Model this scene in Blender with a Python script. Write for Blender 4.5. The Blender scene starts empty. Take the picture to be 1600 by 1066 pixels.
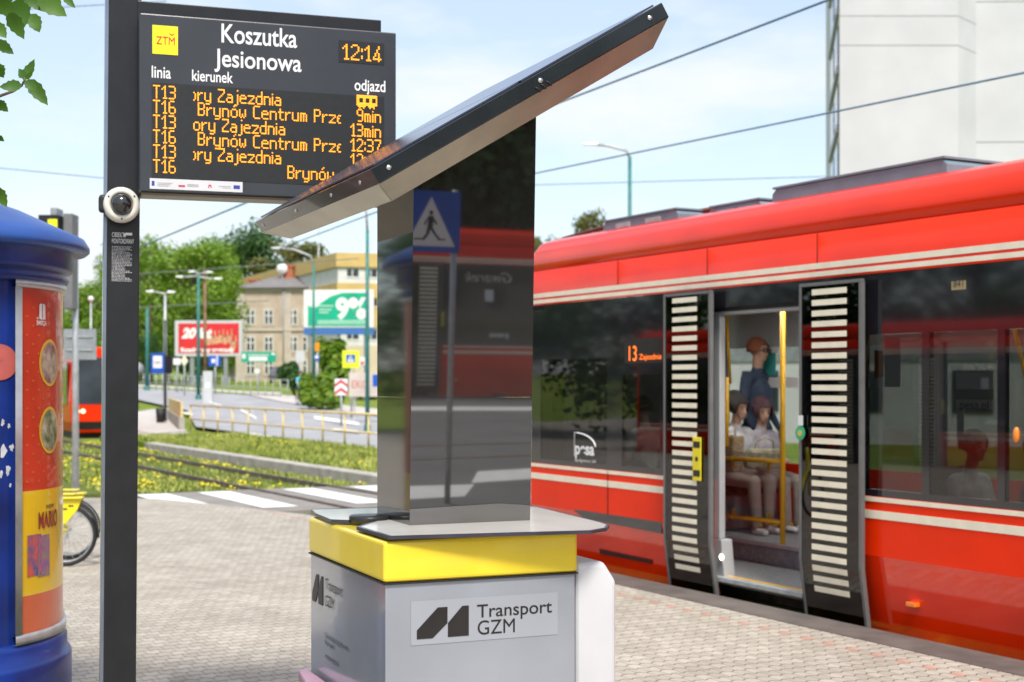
import bpy, bmesh, math, random
from mathutils import Vector, Matrix
R = math.radians
S = bpy.context.scene
random.seed(7)
# ---------------------------------------------------------------- camera, sky, sun, exposure
H = 1.82; F = 2200.0
camd = bpy.data.cameras.new('camera'); cam = bpy.data.objects.new('camera', camd)
S.collection.objects.link(cam); S.camera = cam
cam.location = (0, 0, H); cam.rotation_euler = (R(90), 0, 0)
camd.sensor_width = 36; camd.lens = F/1600*36; camd.shift_y = 65/1600
camd.clip_start = .1; camd.clip_end = 6000
camd.dof.use_dof = True; camd.dof.focus_distance = 5.1; camd.dof.aperture_fstop = 4.0
W = bpy.data.worlds.new('World'); S.world = W; W.use_nodes = True
nt = W.node_tree; N = nt.nodes; Lk = nt.links
bg = N['Background']; bg.inputs[1].default_value = .12
SUN_EL, SUN_AZ = 56, 168      # azimuth clockwise from +Y (sun stands behind the camera, a little to the right)
sky = N.new('ShaderNodeTexSky'); sky.sky_type = 'NISHITA'; sky.sun_disc = False
sky.sun_elevation = R(SUN_EL); sky.sun_rotation = R(SUN_AZ); sky.air_density = 1.0; sky.dust_density = 1.6; sky.ozone_density = 1.2
tc = N.new('ShaderNodeTexCoord'); mp = N.new('ShaderNodeMapping'); mp.inputs['Scale'].default_value = (1, 1, 3.2)
nz = N.new('ShaderNodeTexNoise'); nz.inputs['Scale'].default_value = 2.6; nz.inputs['Detail'].default_value = 7; nz.inputs['Roughness'].default_value = .55
rp = N.new('ShaderNodeValToRGB'); rp.color_ramp.elements[0].position = .49; rp.color_ramp.elements[1].position = .62
rp.color_ramp.elements[0].color = (.36, .36, .36, 1); rp.color_ramp.elements[1].color = (.95, .95, .95, 1)
mx = N.new('ShaderNodeMixRGB'); mx.inputs[2].default_value = (4.2, 4.35, 4.5, 1)
Lk.new(tc.outputs['Generated'], mp.inputs[0]); Lk.new(mp.outputs[0], nz.inputs[0]); Lk.new(nz.outputs[0], rp.inputs[0])
Lk.new(rp.outputs[0], mx.inputs[0]); Lk.new(sky.outputs[0], mx.inputs[1]); Lk.new(mx.outputs[0], bg.inputs[0])
sl = bpy.data.lights.new('sun', 'SUN'); sl.energy = 2.3; sl.angle = R(12); sl.color = (1, .95, .87)
so = bpy.data.objects.new('sun', sl); S.collection.objects.link(so)
so.rotation_euler = (R(90-SUN_EL), 0, R(180-SUN_AZ)+0)
S.view_settings.view_transform = 'Standard'; S.view_settings.look = 'None'; S.view_settings.gamma = 1
S.view_settings.exposure = .95
S.cycles.max_bounces = 10; S.cycles.transparent_max_bounces = 16; S.cycles.sample_clamp_indirect = 6
S.cycles.caustics_reflective = False; S.cycles.caustics_refractive = False

# ---------------------------------------------------------------- helpers
C = S.collection
def M(name, col, rough=.5, metal=0, var=.12, scale=6, bump=0, coat=0, spec=.5, col2=None, ior=1.5, emit=0, bscale=None, coord='Object'):
    m = bpy.data.materials.new(name); m.use_nodes = True
    n = m.node_tree.nodes; l = m.node_tree.links; b = n['Principled BSDF']
    b.inputs['Roughness'].default_value = rough; b.inputs['Metallic'].default_value = metal
    b.inputs['Coat Weight'].default_value = coat; b.inputs['Coat Roughness'].default_value = .04
    b.inputs['Specular IOR Level'].default_value = spec; b.inputs['IOR'].default_value = ior
    t = n.new('ShaderNodeTexCoord')
    z = n.new('ShaderNodeTexNoise'); z.inputs['Scale'].default_value = scale; z.inputs['Detail'].default_value = 6
    l.new(t.outputs[coord], z.inputs[0])
    c = n.new('ShaderNodeMixRGB')
    a = Vector(col)
    c.inputs[1].default_value = (*(a*(1-var)), 1); c.inputs[2].default_value = (*(Vector(col2) if col2 else a*(1+var)), 1)
    r = n.new('ShaderNodeValToRGB'); r.color_ramp.elements[0].position = .36; r.color_ramp.elements[1].position = .64
    l.new(z.outputs[0], r.inputs[0]); l.new(r.outputs[0], c.inputs[0]); l.new(c.outputs[0], b.inputs['Base Color'])
    if emit:
        l.new(c.outputs[0], b.inputs['Emission Color']); b.inputs['Emission Strength'].default_value = emit
    if bump:
        z2 = n.new('ShaderNodeTexNoise'); z2.inputs['Scale'].default_value = bscale or scale*8; z2.inputs['Detail'].default_value = 5
        l.new(t.outputs[coord], z2.inputs[0])
        u = n.new('ShaderNodeBump'); u.inputs['Strength'].default_value = bump; u.inputs['Distance'].default_value = .02
        l.new(z2.outputs[0], u.inputs['Height']); l.new(u.outputs[0], b.inputs['Normal'])
    return m
def glass(name, tint, refl=1.0, ior=1.5):
    m = bpy.data.materials.new(name); m.use_nodes = True
    n = m.node_tree.nodes; l = m.node_tree.links; n.remove(n['Principled BSDF'])
    tr = n.new('ShaderNodeBsdfTransparent'); tr.inputs[0].default_value = (*tint, 1)
    gl = n.new('ShaderNodeBsdfGlossy'); gl.inputs['Roughness'].default_value = .015; gl.inputs[0].default_value = (refl, refl, refl, 1)
    fr = n.new('ShaderNodeFresnel'); ge = n.new('ShaderNodeNewGeometry'); mr = n.new('ShaderNodeMapRange')   # the same reflection on both faces of a thin pane
    mr.inputs['To Min'].default_value = ior; mr.inputs['To Max'].default_value = 1/ior; l.new(ge.outputs['Backfacing'], mr.inputs['Value']); l.new(mr.outputs[0], fr.inputs[0])
    x = n.new('ShaderNodeMixShader'); l.new(fr.outputs[0], x.inputs[0]); l.new(tr.outputs[0], x.inputs[1]); l.new(gl.outputs[0], x.inputs[2])
    l.new(x.outputs[0], n['Material Output'].inputs[0]); return m

class MB:
    """collects shapes, then build() links them as ONE mesh object"""
    def __init__(s): s.bm = bmesh.new(); s.mi = 0
    def _f(s, vs, smooth=False):
        try:
            f = s.bm.faces.new(vs); f.material_index = s.mi; f.smooth = smooth; return f
        except ValueError: return None
    def box(s, x0, x1, y0, y1, z0, z1, mat=None):
        p = [Vector((x, y, z)) for x in (x0, x1) for y in (y0, y1) for z in (z0, z1)]
        if mat: p = [mat @ q for q in p]
        v = [s.bm.verts.new(q) for q in p]
        for f in ((0,1,3,2),(4,6,7,5),(0,4,5,1),(2,3,7,6),(0,2,6,4),(1,5,7,3)): s._f([v[i] for i in f])
        return s
    def poly(s, pts, smooth=False): s._f([s.bm.verts.new(Vector(p)) for p in pts], smooth); return s
    def prism(s, pts, d):
        """polygon of 3-D points swept along vector d"""
        d = Vector(d); a = [s.bm.verts.new(Vector(p)) for p in pts]; b = [s.bm.verts.new(Vector(p)+d) for p in pts]
        s._f(a[::-1]); s._f(b); n = len(a)
        for i in range(n): s._f([a[i], a[(i+1) % n], b[(i+1) % n], b[i]])
        return s
    def sweepx(s, prof, xs, smooth=True, closed=False):
        """profile of (y,z) carried along the list of x"""
        rows = [[s.bm.verts.new((x, y, z)) for y, z in prof] for x in xs]
        n = len(prof)
        for i in range(len(xs)-1):
            for j in range(n if closed else n-1):
                k = (j+1) % n
                s._f([rows[i][j], rows[i+1][j], rows[i+1][k], rows[i][k]], smooth)
        return s
    def tube(s, pts, r, seg=10, cap=True):
        pts = [Vector(p) for p in pts]; rr = r if isinstance(r, (list, tuple)) else [r]*len(pts); rings = []
        for i, p in enumerate(pts):
            d = (pts[min(i+1, len(pts)-1)]-pts[max(i-1, 0)]).normalized()
            a = d.orthogonal().normalized() if i == 0 else (pa - d*pa.dot(d)).normalized()
            pa = a; b = d.cross(a)
            rings.append([s.bm.verts.new(p+(a*math.cos(t)+b*math.sin(t))*rr[i]) for t in [2*math.pi*k/seg for k in range(seg)]])
        for i in range(len(rings)-1):
            for k in range(seg): s._f([rings[i][k], rings[i][(k+1) % seg], rings[i+1][(k+1) % seg], rings[i+1][k]], True)
        if cap: s._f(rings[0][::-1]); s._f(rings[-1])
        return s
    def lathe(s, prof, seg=48, c=(0, 0, 0), mat=None, a0=0, a1=360):
        full = a1-a0 >= 360; n = seg if full else seg+1; rows = []
        for r_, z in prof:
            row = []
            for k in range(n):
                t = R(a0)+(R(a1-a0))*k/seg
                q = Vector((r_*math.cos(t), r_*math.sin(t), z))
                if mat: q = mat @ q
                row.append(s.bm.verts.new(q+Vector(c)))
            rows.append(row)
        for i in range(len(rows)-1):
            for k in range(n if full else n-1):
                s._f([rows[i][k], rows[i][(k+1) % n], rows[i+1][(k+1) % n], rows[i+1][k]], True)
        return s
    def disc(s, c, r, axis='y', th=.01, seg=32, mat=None):
        pts = []
        for k in range(seg):
            t = 2*math.pi*k/seg; a, b = r*math.cos(t), r*math.sin(t)
            pts.append({'y': (a, 0, b), 'z': (a, b, 0), 'x': (0, a, b)}[axis])
        pts = [Vector(p)+Vector(c) for p in pts]
        return s.prism(pts, {'y': (0, th, 0), 'z': (0, 0, th), 'x': (th, 0, 0)}[axis])
    def ball(s, c, r, sx=1, sy=1, sz=1, u=16, v=10):
        prof = [(max(r*math.sin(math.pi*i/v), 1e-4), -r*math.cos(math.pi*i/v)) for i in range(v+1)]
        return s.lathe(prof, u, c, Matrix.Diagonal((sx, sy, sz)))
    def build(s, name, mats, parent=None, bevel=0, norm=True, seg=2, angle=40):
        if norm: bmesh.ops.recalc_face_normals(s.bm, faces=s.bm.faces)
        me = bpy.data.meshes.new(name); s.bm.to_mesh(me); s.bm.free()
        for m in (mats if isinstance(mats, (list, tuple)) else [mats]): me.materials.append(m)
        o = bpy.data.objects.new(name, me); C.objects.link(o)
        if parent: o.parent = parent
        if bevel:
            b = o.modifiers.new('bevel', 'BEVEL'); b.width = bevel; b.segments = seg; b.limit_method = 'ANGLE'; b.angle_limit = R(angle)
        return o
def thing(name, label, cat, loc=(0, 0, 0), rz=0, group=None):
    o = bpy.data.objects.new(name, None); C.objects.link(o); o.location = loc; o.rotation_euler = (0, 0, rz); o.empty_display_size = .1
    return tag(o, label, cat, group)
def tag(o, label, cat, group=None):
    o['label'] = label; o['category'] = cat
    if group: o['group'] = group
    return o
def struct(o): o['kind'] = 'structure'; return o
def stuff(o): o['kind'] = 'stuff'; return o
def copy_tree(o, parent=None):
    c = o.copy(); C.objects.link(c)
    if parent: c.parent = parent
    for ch in list(o.children): copy_tree(ch, c)
    return c
def add_text(mb_name, body, mat, parent, p, x1=None, cap=.05, frame=(R(90), 0, 0), bold=0, ext=.0006, align='L', slant=0, label=None):
    """lettering in the plane given by frame; p = left end of the baseline; x1 = width to fit; cap = height of the capitals"""
    cu = bpy.data.curves.new('t', 'FONT'); cu.body = body; cu.size = 1; cu.extrude = 0; cu.offset = bold; cu.shear = slant
    o = bpy.data.objects.new('t', cu); C.objects.link(o)
    me = bpy.data.meshes.new_from_object(o.evaluated_get(bpy.context.evaluated_depsgraph_get()))
    bpy.data.objects.remove(o); bpy.data.curves.remove(cu)
    if not me.vertices: return None
    xs = [v.co.x for v in me.vertices]; w = max(xs)-min(xs); x0 = min(xs); sy = cap/.69; sx = (x1/w) if x1 else sy
    for v in me.vertices: v.co.x = (v.co.x-x0)*sx; v.co.y *= sy
    me.materials.clear(); me.materials.append(mat); me.name = mb_name
    q = bpy.data.objects.new(mb_name, me); C.objects.link(q); q.parent = parent; q.location = p; q.rotation_euler = frame
    return q
def hz(Y):
    """height of the terrain at distance Y: flat by the stop, rising beyond the road"""
    if Y < 58: return 0
    t = min(1, (Y-58)/52); s_ = t*t*(3-2*t)
    return 1.6*s_+max(0, Y-110)*.012
def at(px, py, Y): return Vector(((px-800)/F*Y, Y, H-(py-598)/F*Y))
def gpt(px, Y, dz=0): return Vector(((px-800)/F*Y, Y, hz(Y)+dz))
def unproj(px, py, dz=0):
    lo, hi = 3, 105
    for _ in range(50):
        m = (lo+hi)/2
        if H-(py-598)/F*m > hz(m)+dz: lo = m
        else: hi = m
    return Vector(((px-800)/F*lo, lo, hz(lo)+dz))
def plane_hit(px, py, o, ang):
    """point of a vertical plane through o, whose x axis is turned by ang; gives plane coords (x, z)"""
    a = math.cos(ang), math.sin(ang); k = (px-800)/F
    s_ = (k*o[1]-o[0])/(a[0]-k*a[1]); Y = o[1]+a[1]*s_
    return s_, H-(py-598)/F*Y
TU = Vector((-.488, .873, 0)); TV = Vector((.873, .488, 0))     # along the tram line / across it
def uv(u, v, z=0): return TU*u+TV*v+Vector((0, 0, z))
TR = math.atan2(-.873, .488)
# ---------------------------------------------------------------- shared materials
m_red = M('tram_red_paint', (.82, .030, .002), .22, 0, .07, 1.3, coat=.06, spec=.18)
m_skirt = M('tram_skirt_gloss', (.80, .028, .002), .10, 0, .10, 1.3, coat=1, spec=.5)
m_cream = M('cream_paint', (.80, .74, .58), .35, 0, .05, 8)
m_blk = M('black_gloss', (.012, .012, .016), .06, 0, .2, 4, coat=.6, ior=1.6)
m_rub = M('black_rubber', (.015, .015, .016), .6, 0, .2, 10)
m_dark = M('dark_grey_paint', (.013, .014, .017), .35, 0, .15, 9, bump=.02, coat=.1, spec=.35)
m_gre = M('grey_metal', (.28, .30, .32), .45, .2, .12, 8, bump=.03)
m_lgre = M('light_grey_paint', (.55, .56, .57), .45, 0, .08, 7)
m_white = M('white_paint', (.80, .80, .79), .4, 0, .05, 5)
m_yel = M('yellow_tube', (.80, .44, .01), .3, 0, .06, 9)
m_tealpole = M('teal_pole', (.03, .17, .15), .5, 0, .18, 5)
m_galv = M('galvanised_steel', (.42, .44, .45), .45, .4, .14, 9)
m_conc = M('concrete', (.40, .37, .33), .9, 0, .18, 2.5, bump=.15)
m_glass_tram = glass('tinted_glass', (.44, .45, .45), 1.0, 1.6)
m_glass = glass('clear_glass', (.86, .88, .88), 1.0, 1.45)
m_led = M('amber_led', (1, .33, .012), .5, 0, .02, 5, emit=.85)
m_wtext = M('white_lettering', (.82, .82, .82), .5, 0, .02, 5)
m_btext = M('black_lettering', (.02, .018, .018), .35, 0, .1, 9)
m_blue = M('sign_blue', (.012, .09, .46), .4, 0, .06, 5)
m_syel = M('sign_yellow', (.80, .78, .01), .5, 0, .05, 5)
m_sred = M('sign_red', (.62, .02, .03), .5, 0, .05, 5)
m_green = M('sign_green', (.0, .34, .22), .5, 0, .06, 5)

# ---------------------------------------------------------------- ground
def grass_mat(name, g1, g2, g3, yel):
    m = bpy.data.materials.new(name); m.use_nodes = True; n = m.node_tree.nodes; l = m.node_tree.links; b = n['Principled BSDF']
    b.inputs['Roughness'].default_value = .9; b.inputs['Specular IOR Level'].default_value = .2
    t = n.new('ShaderNodeTexCoord'); a = n.new('ShaderNodeTexNoise'); a.inputs['Scale'].default_value = .5; a.inputs['Detail'].default_value = 9; a.inputs['Roughness'].default_value = .7
    r = n.new('ShaderNodeValToRGB'); e = r.color_ramp.elements; e[0].position = .32; e[0].color = (*g1, 1); e[1].position = .66; e[1].color = (*g3, 1)
    x = r.color_ramp.elements.new(.5); x.color = (*g2, 1)
    l.new(t.outputs['Object'], a.inputs[0]); l.new(a.outputs[0], r.inputs[0])
    y = n.new('ShaderNodeTexNoise'); y.inputs['Scale'].default_value = .9; y.inputs['Detail'].default_value = 8; y.inputs['Roughness'].default_value = .75
    l.new(t.outputs['Object'], y.inputs[0])
    yr = n.new('ShaderNodeValToRGB'); yr.color_ramp.elements[0].position = .60; yr.color_ramp.elements[1].position = .68
    mx = n.new('ShaderNodeMixRGB'); mx.inputs[2].default_value = (*yel, 1)
    l.new(y.outputs[0], yr.inputs[0]); l.new(yr.outputs[0], mx.inputs[0]); l.new(r.outputs[0], mx.inputs[1]); l.new(mx.outputs[0], b.inputs['Base Color'])
    bp = n.new('ShaderNodeBump'); bp.inputs['Strength'].default_value = .8; bp.inputs['Distance'].default_value = .08
    k = n.new('ShaderNodeTexNoise'); k.inputs['Scale'].default_value = 14; k.inputs['Detail'].default_value = 4
    l.new(t.outputs['Object'], k.inputs[0]); l.new(k.outputs[0], bp.inputs['Height']); l.new(bp.outputs[0], b.inputs['Normal'])
    return m
m_grass = grass_mat('grass', (.10, .15, .018), (.17, .24, .03), (.26, .28, .07), (.20, .19, .06))
m_trackgrass = grass_mat('track_grass', (.15, .12, .06), (.10, .14, .02), (.17, .19, .03), (.40, .31, .02))
def paver_mat():
    m = bpy.data.materials.new('zigzag_pavers'); m.use_nodes = True; n = m.node_tree.nodes; l = m.node_tree.links; b = n['Principled BSDF']
    b.inputs['Roughness'].default_value = .85; b.inputs['Specular IOR Level'].default_value = .3
    def mt(op, *a):
        q = n.new('ShaderNodeMath'); q.operation = op
        for i, v in enumerate(a):
            if hasattr(v, 'is_output'): l.new(v, q.inputs[i])
            else: q.inputs[i].default_value = v
        return q.outputs[0]
    t = n.new('ShaderNodeTexCoord'); sp = n.new('ShaderNodeSeparateXYZ'); l.new(t.outputs['Object'], sp.inputs[0])
    x, y = mt('MULTIPLY', sp.outputs[0], 1.7), mt('MULTIPLY', sp.outputs[1], 1.7)      # blocks about 12 by 10 cm
    x2 = mt('ADD', x, mt('MULTIPLY', mt('MINIMUM', mt('PINGPONG', y, .0825), .055), .85))      # zigzag courses across the platform
    rw = mt('FLOOR', mt('DIVIDE', x2, .2)); y2 = mt('ADD', y, mt('MULTIPLY', mt('FRACT', mt('MULTIPLY', rw, .5)), .165))
    j1 = mt('LESS_THAN', mt('ABSOLUTE', mt('SUBTRACT', mt('FRACT', mt('DIVIDE', x2, .2)), .5)), .452)
    j2 = mt('LESS_THAN', mt('ABSOLUTE', mt('SUBTRACT', mt('FRACT', mt('DIVIDE', y2, .165)), .5)), .462)
    jt = mt('MINIMUM', j1, mt('ADD', mt('MULTIPLY', j2, .55), .45))
    cb = n.new('ShaderNodeCombineXYZ'); l.new(rw, cb.inputs[0]); l.new(mt('FLOOR', mt('DIVIDE', y2, .165)), cb.inputs[1])
    wn = n.new('ShaderNodeTexWhiteNoise'); wn.noise_dimensions = '2D'; l.new(cb.outputs[0], wn.inputs[0])
    bc = n.new('ShaderNodeMixRGB'); bc.inputs[1].default_value = (.40, .36, .305, 1); bc.inputs[2].default_value = (.50, .455, .39, 1); l.new(wn.outputs[0], bc.inputs[0])
    nz = n.new('ShaderNodeTexNoise'); nz.inputs['Scale'].default_value = 1.1; nz.inputs['Detail'].default_value = 8; nz.inputs['Roughness'].default_value = .7; l.new(t.outputs['Object'], nz.inputs[0])
    # one course of reddish blocks, every other block, along the tram edge
    row = mt('LESS_THAN', mt('ABSOLUTE', mt('SUBTRACT', y2, 11.42)), .0825)
    alt = mt('LESS_THAN', mt('FRACT', mt('MULTIPLY', rw, .5)), .25)
    red = n.new('ShaderNodeMixRGB'); l.new(mt('MULTIPLY', mt('MULTIPLY', row, alt), .65), red.inputs[0]); l.new(bc.outputs[0], red.inputs[1]); red.inputs[2].default_value = (.50, .24, .17, 1)
    jm = n.new('ShaderNodeMixRGB'); l.new(jt, jm.inputs[0]); jm.inputs[1].default_value = (.12, .105, .085, 1); l.new(red.outputs[0], jm.inputs[2])
    mul = n.new('ShaderNodeMixRGB'); mul.blend_type = 'MULTIPLY'; mul.inputs[0].default_value = .45
    l.new(jm.outputs[0], mul.inputs[1])
    rr = n.new('ShaderNodeValToRGB'); rr.color_ramp.elements[0].position = .3; rr.color_ramp.elements[0].color = (.48, .46, .43, 1); rr.color_ramp.elements[1].position = .62; rr.color_ramp.elements[1].color = (1, 1, 1, 1)
    l.new(nz.outputs[0], rr.inputs[0]); l.new(rr.outputs[0], mul.inputs[2])
    vo = n.new('ShaderNodeTexVoronoi'); vo.inputs['Scale'].default_value = 1.9; l.new(t.outputs['Object'], vo.inputs[0])
    gum = n.new('ShaderNodeMixRGB'); l.new(mt('MULTIPLY', mt('LESS_THAN', vo.outputs['Distance'], .045), .6), gum.inputs[0]); l.new(mul.outputs[0], gum.inputs[1]); gum.inputs[2].default_value = (.13, .12, .11, 1)
    l.new(gum.outputs[0], b.inputs['Base Color'])
    bp = n.new('ShaderNodeBump'); bp.inputs['Strength'].default_value = .6; bp.inputs['Distance'].default_value = .01; 
    l.new(jt, bp.inputs['Height']); l.new(bp.outputs[0], b.inputs['Normal'])
    return m
m_paver = paver_mat()
m_asph = M('asphalt', (.33, .33, .345), .9, 0, .12, .7, bump=.2, bscale=60)
m_asphd = M('track_crossing_asphalt', (.24, .22, .20), .9, 0, .15, 1.2, bump=.2, bscale=50)
m_line = M('road_marking_white', (.78, .78, .76), .7, 0, .06, 4)
m_path = M('pale_paving', (.50, .47, .44), .9, 0, .1, 2)

b = MB(); ys = [-400, -60, 0, 30, 58]+[58+i*3.5 for i in range(1, 16)]+[125, 150, 180, 220, 280, 400, 700, 1500, 3500]
rows = [[b.bm.verts.new((x*max(1, abs(y)/60), y, hz(y)-.12)) for x in (-260, -120, -40, 0, 40, 120, 260)] for y in ys]
for i in range(len(rows)-1):
    for j in range(6): b._f([rows[i][j], rows[i][j+1], rows[i+1][j+1], rows[i+1][j]], True)
struct(b.build('ground', m_grass))
def patch(name, far, near, mat, dz, n=24, m=6):
    """ground sheet between two image curves, laid on the terrain"""
    def samp(c, t):
        q = t*(len(c)-1); i = min(int(q), len(c)-2); f = q-i
        return c[i][0]*(1-f)+c[i+1][0]*f, c[i][1]*(1-f)+c[i+1][1]*f
    b = MB(); g = []
    for i in range(n+1):
        a, c = samp(far, i/n), samp(near, i/n); A, Cc = unproj(*a), unproj(*c); col = []
        for j in range(m+1):
            p = A.lerp(Cc, j/m); p.z = hz(p.y)+dz; col.append(b.bm.verts.new(p))
        g.append(col)
    for i in range(n):
        for j in range(m): b._f([g[i][j], g[i+1][j], g[i+1][j+1], g[i][j+1]], True)
    return b.build(name, mat)
# pavement of the stop (object turned to the tram line so the courses run along the track)
b = MB()
pv = [(-40, 7.015), (18.3, 7.015), (20.2, 6.5), (22.0, 5.9), (22.6, 5.2), (23.2, 3.0), (30, 0), (50, -6), (60, -26), (-40, -26)]
b.prism([(-u, v, -.12) for u, v in pv], (0, 0, .12))
o = struct(b.build('pavement', m_paver)); o.rotation_euler = (0, 0, TR)
b = MB(); b.box(-18.3, 40, 7.02, 7.40, -.2, .004); struct(b.build('platform_kerb', M('kerb_stone', (.115, .095, .085), .85, 0, .2, 3, bump=.2))).rotation_euler = (0, 0, TR)
b = MB(); b.box(-60, 40, 7.406, 10.4, -.3, -.10); o = struct(b.build('track_bed', m_trackgrass)); o.rotation_euler = (0, 0, TR)
b = MB(); b.box(-60, -24.0, 4.6, 7.4, -.3, -.05); o = struct(b.build('track_verge', m_trackgrass)); o.rotation_euler = (0, 0, TR)
rail = M('rail_steel', (.16, .12, .10), .5, .5, .3, 6)
b = MB()
for v in (8.02, 9.46): b.box(-60, 40, v-.035, v+.035, -.1, -.01)
o = struct(b.build('rails', rail)); o.rotation_euler = (0, 0, TR)
b = MB(); b.box(-23.6, -19.4, 5.9, 10.4, -.2, -.04); b2 = b.build('track_crossing', m_asphd); b2.rotation_euler = (0, 0, TR); struct(b2)
b = MB()
for v in (6.15, 7.2, 8.7, 9.95): b.prism([(-23.3, v-.25, -.034), (-20.0, v-.25, -.034), (-20.0, v+.3, -.034), (-23.3, v+.3, -.034)], (0, 0, .004))
o = struct(b.build('crossing_stripes', m_line)); o.rotation_euler = (0, 0, TR)
# far platform edge: low concrete wall beyond the track, then a grass bank
b = MB(); b.box(-40, -10, 10.4, 10.75, -.3, .12); o = struct(b.build('far_kerb_wall', m_conc, bevel=.02)); o.rotation_euler = (0, 0, TR)
b = MB(); b.box(-47, -13, 10.75, 15.2, -.3, .06); o = struct(b.build('grass_strip', grass_mat('strip_grass', (.09, .13, .012), (.14, .21, .018), (.17, .22, .03), (.27, .25, .02)))); o.rotation_euler = (0, 0, TR)
patch('road', [(-80, 610), (209, 605.5), (384, 618), (440, 630), (590, 652), (900, 690)], [(-80, 622), (200, 622), (292, 642), (306, 668), (600, 706), (900, 745)], m_asph, .03, 30, 8).__setitem__('kind', 'structure')
patch('far_kerb', [(-80, 606.5), (209, 602.5), (384, 614.5), (440, 616)], [(-80, 609.8), (209, 605.2), (384, 617.7), (440, 620)], m_path, .12, 16, 2).__setitem__('kind', 'structure')
patch('far_pavement', [(384, 615), (470, 621), (530, 634), (600, 642), (900, 668)], [(384, 618), (440, 630), (520, 642), (590, 652), (900, 690)], m_path, .07, 16, 3).__setitem__('kind', 'structure')
patch('side_path', [(340, 590), (400, 587), (450, 585)], [(330, 597), (400, 600), (470, 606)], m_path, .10, 8, 3).__setitem__('kind', 'structure')
patch('stop_island', [(203, 648), (235, 643), (262, 640)], [(205, 676), (240, 682), (292, 678)], m_path, .10, 10, 4).__setitem__('kind', 'structure')
patch('island_kerb', [(203, 675), (240, 681), (292, 677.4)], [(203, 684), (240, 690), (294, 683)], m_conc, .085, 10, 2).__setitem__('kind', 'structure')
k = 0
b = MB()
for a, c, w in (((392, 640), (398, 655), 3), ((285, 645), (300, 648), 3), ((318, 628), (345, 634), 2), ((375, 640), (400, 654), 4), ((440, 625), (470, 632), 2), ((385, 678), (425, 684), 5), ((490, 652), (560, 662), 5), ((520, 672), (560, 676), 4), ((555, 700), (600, 703), 5)):
    p, q = unproj(a[0], a[1]), unproj(c[0], c[1]); p2, q2 = unproj(a[0]+2, a[1]+w), unproj(c[0]+2, c[1]+w)
    b.poly([Vector((v.x, v.y, hz(v.y)+.06)) for v in (p, q, q2, p2)])
struct(b.build('road_markings', m_line))
b = MB(); b.box(-12.99, 60, 10.751, 75, -.3, .05); struct(b.build('street_beyond_tram', m_asph)).rotation_euler = (0, 0, TR)
# grass blades by the track (nobody could count them)
def tufts(name, region, n, h, mats, seed, fl=.0):
    rnd = random.Random(seed); b = MB(); patches = [(rnd.uniform(18, 44), rnd.uniform(6, 15)) for _ in range(26)]
    for i in range(n):
        p = region(rnd)
        if p is None: continue
        u, v = p.dot(TU), p.dot(TV); near = any((u-a)**2/6+(v-c)**2 < .35 for a, c in patches)
        if rnd.random() < (fl*2.5 if near else fl*.12):
            b.mi = 1; q = p+Vector((rnd.uniform(-.05, .05), rnd.uniform(-.05, .05), h*rnd.uniform(.5, 1))); s_ = rnd.uniform(.02, .04)
            b._f([b.bm.verts.new(q+Vector(o)*s_) for o in ((-1, 0, .2), (0, -1, -.2), (1, 0, .2), (0, 1, .5))]); b.mi = 0
        for k in range(4):
            t = rnd.random()*6.28; hh = h*rnd.uniform(.4, 1.15); w = .010+.010*rnd.random()
            d = Vector((math.cos(t), math.sin(t), 0)); e = Vector((-d.y, d.x, 0)); q = p+d*rnd.uniform(0, .07)
            b._f([b.bm.verts.new(q-e*w), b.bm.verts.new(q+e*w), b.bm.verts.new(q+d*hh*.5+Vector((0, 0, hh)))])
    return stuff(b.build(name, mats, norm=False))
m_bl = M('grass_blade', (.26, .36, .03), .8, 0, .35, .8, col2=(.42, .43, .11)); m_fl = M('yellow_flower', (.70, .56, .01), .8, 0, .1, 4)
def reg_track(r):
    u = r.uniform(20, 46) if r.random() < .75 else r.uniform(17, 30); v = r.uniform(5.6, 10.35) if u > 23 else r.uniform(7.4, 10.3)
    if 19.3 < u < 23.7 and 5.8 < v < 10.4: return None
    if u < 23.7 and v < 7.4: return None
    if min(abs(v-8.02), abs(v-9.46)) < .16: return None
    if 8.2 < v < 9.3 and r.random() < .55: return None
    return uv(u, v, -.1 if v > 7.4 else -.05)
tufts('track_grass', reg_track, 5600, .085, [m_bl, m_fl], 3, .20)
tufts('bank_grass', lambda r: uv(r.uniform(20, 46), r.uniform(10.8, 15), .06), 8000, .14, [m_bl, m_fl], 4, .012)
tufts('kerb_weeds', lambda r: Vector((-2.12+r.gauss(0, .10), 7.05+r.gauss(0, .16), 0)), 130, .22, [M('weed', (.12, .22, .03), .8, 0, .3, 3)], 5)
# ---------------------------------------------------------------- information kiosk with solar roof
K0 = (-.436, 4.8); KA = math.atan2(.396, .918)
kiosk = thing('information_kiosk', 'black glossy information pylon with tilted solar roof on a yellow banded grey cabinet', 'information kiosk', (K0[0], K0[1], 0), KA)
def KP(px, py, y=0):
    """pixel -> (x, z) on the kiosk plane at depth y behind its front"""
    o = (K0[0]-math.sin(KA)*y, K0[1]+math.cos(KA)*y); return plane_hit(px, py, o, KA)
m_cab = M('silver_grey_enamel', (.34, .37, .42), .16, .25, .09, 1.6, coat=.7)
m_kyel = M('yellow_enamel', (.86, .66, .035), .28, 0, .05, 3, coat=.4)
m_pyl = M('black_glass', (.028, .026, .025), .02, 0, .15, 3, ior=2.9)
m_side = M('black_mirror_side', (.02, .019, .018), .05, 0, .2, 3, ior=2.6)
m_slab = M('dark_laminate_edge', (.04, .04, .055), .3, 0, .2, 8)
m_slabtop = M('polished_tabletop', (.66, .64, .60), .16, 0, .06, 4, spec=.45)
ZB, ZT, ZP = 1.135, 1.277, 1.285
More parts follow.
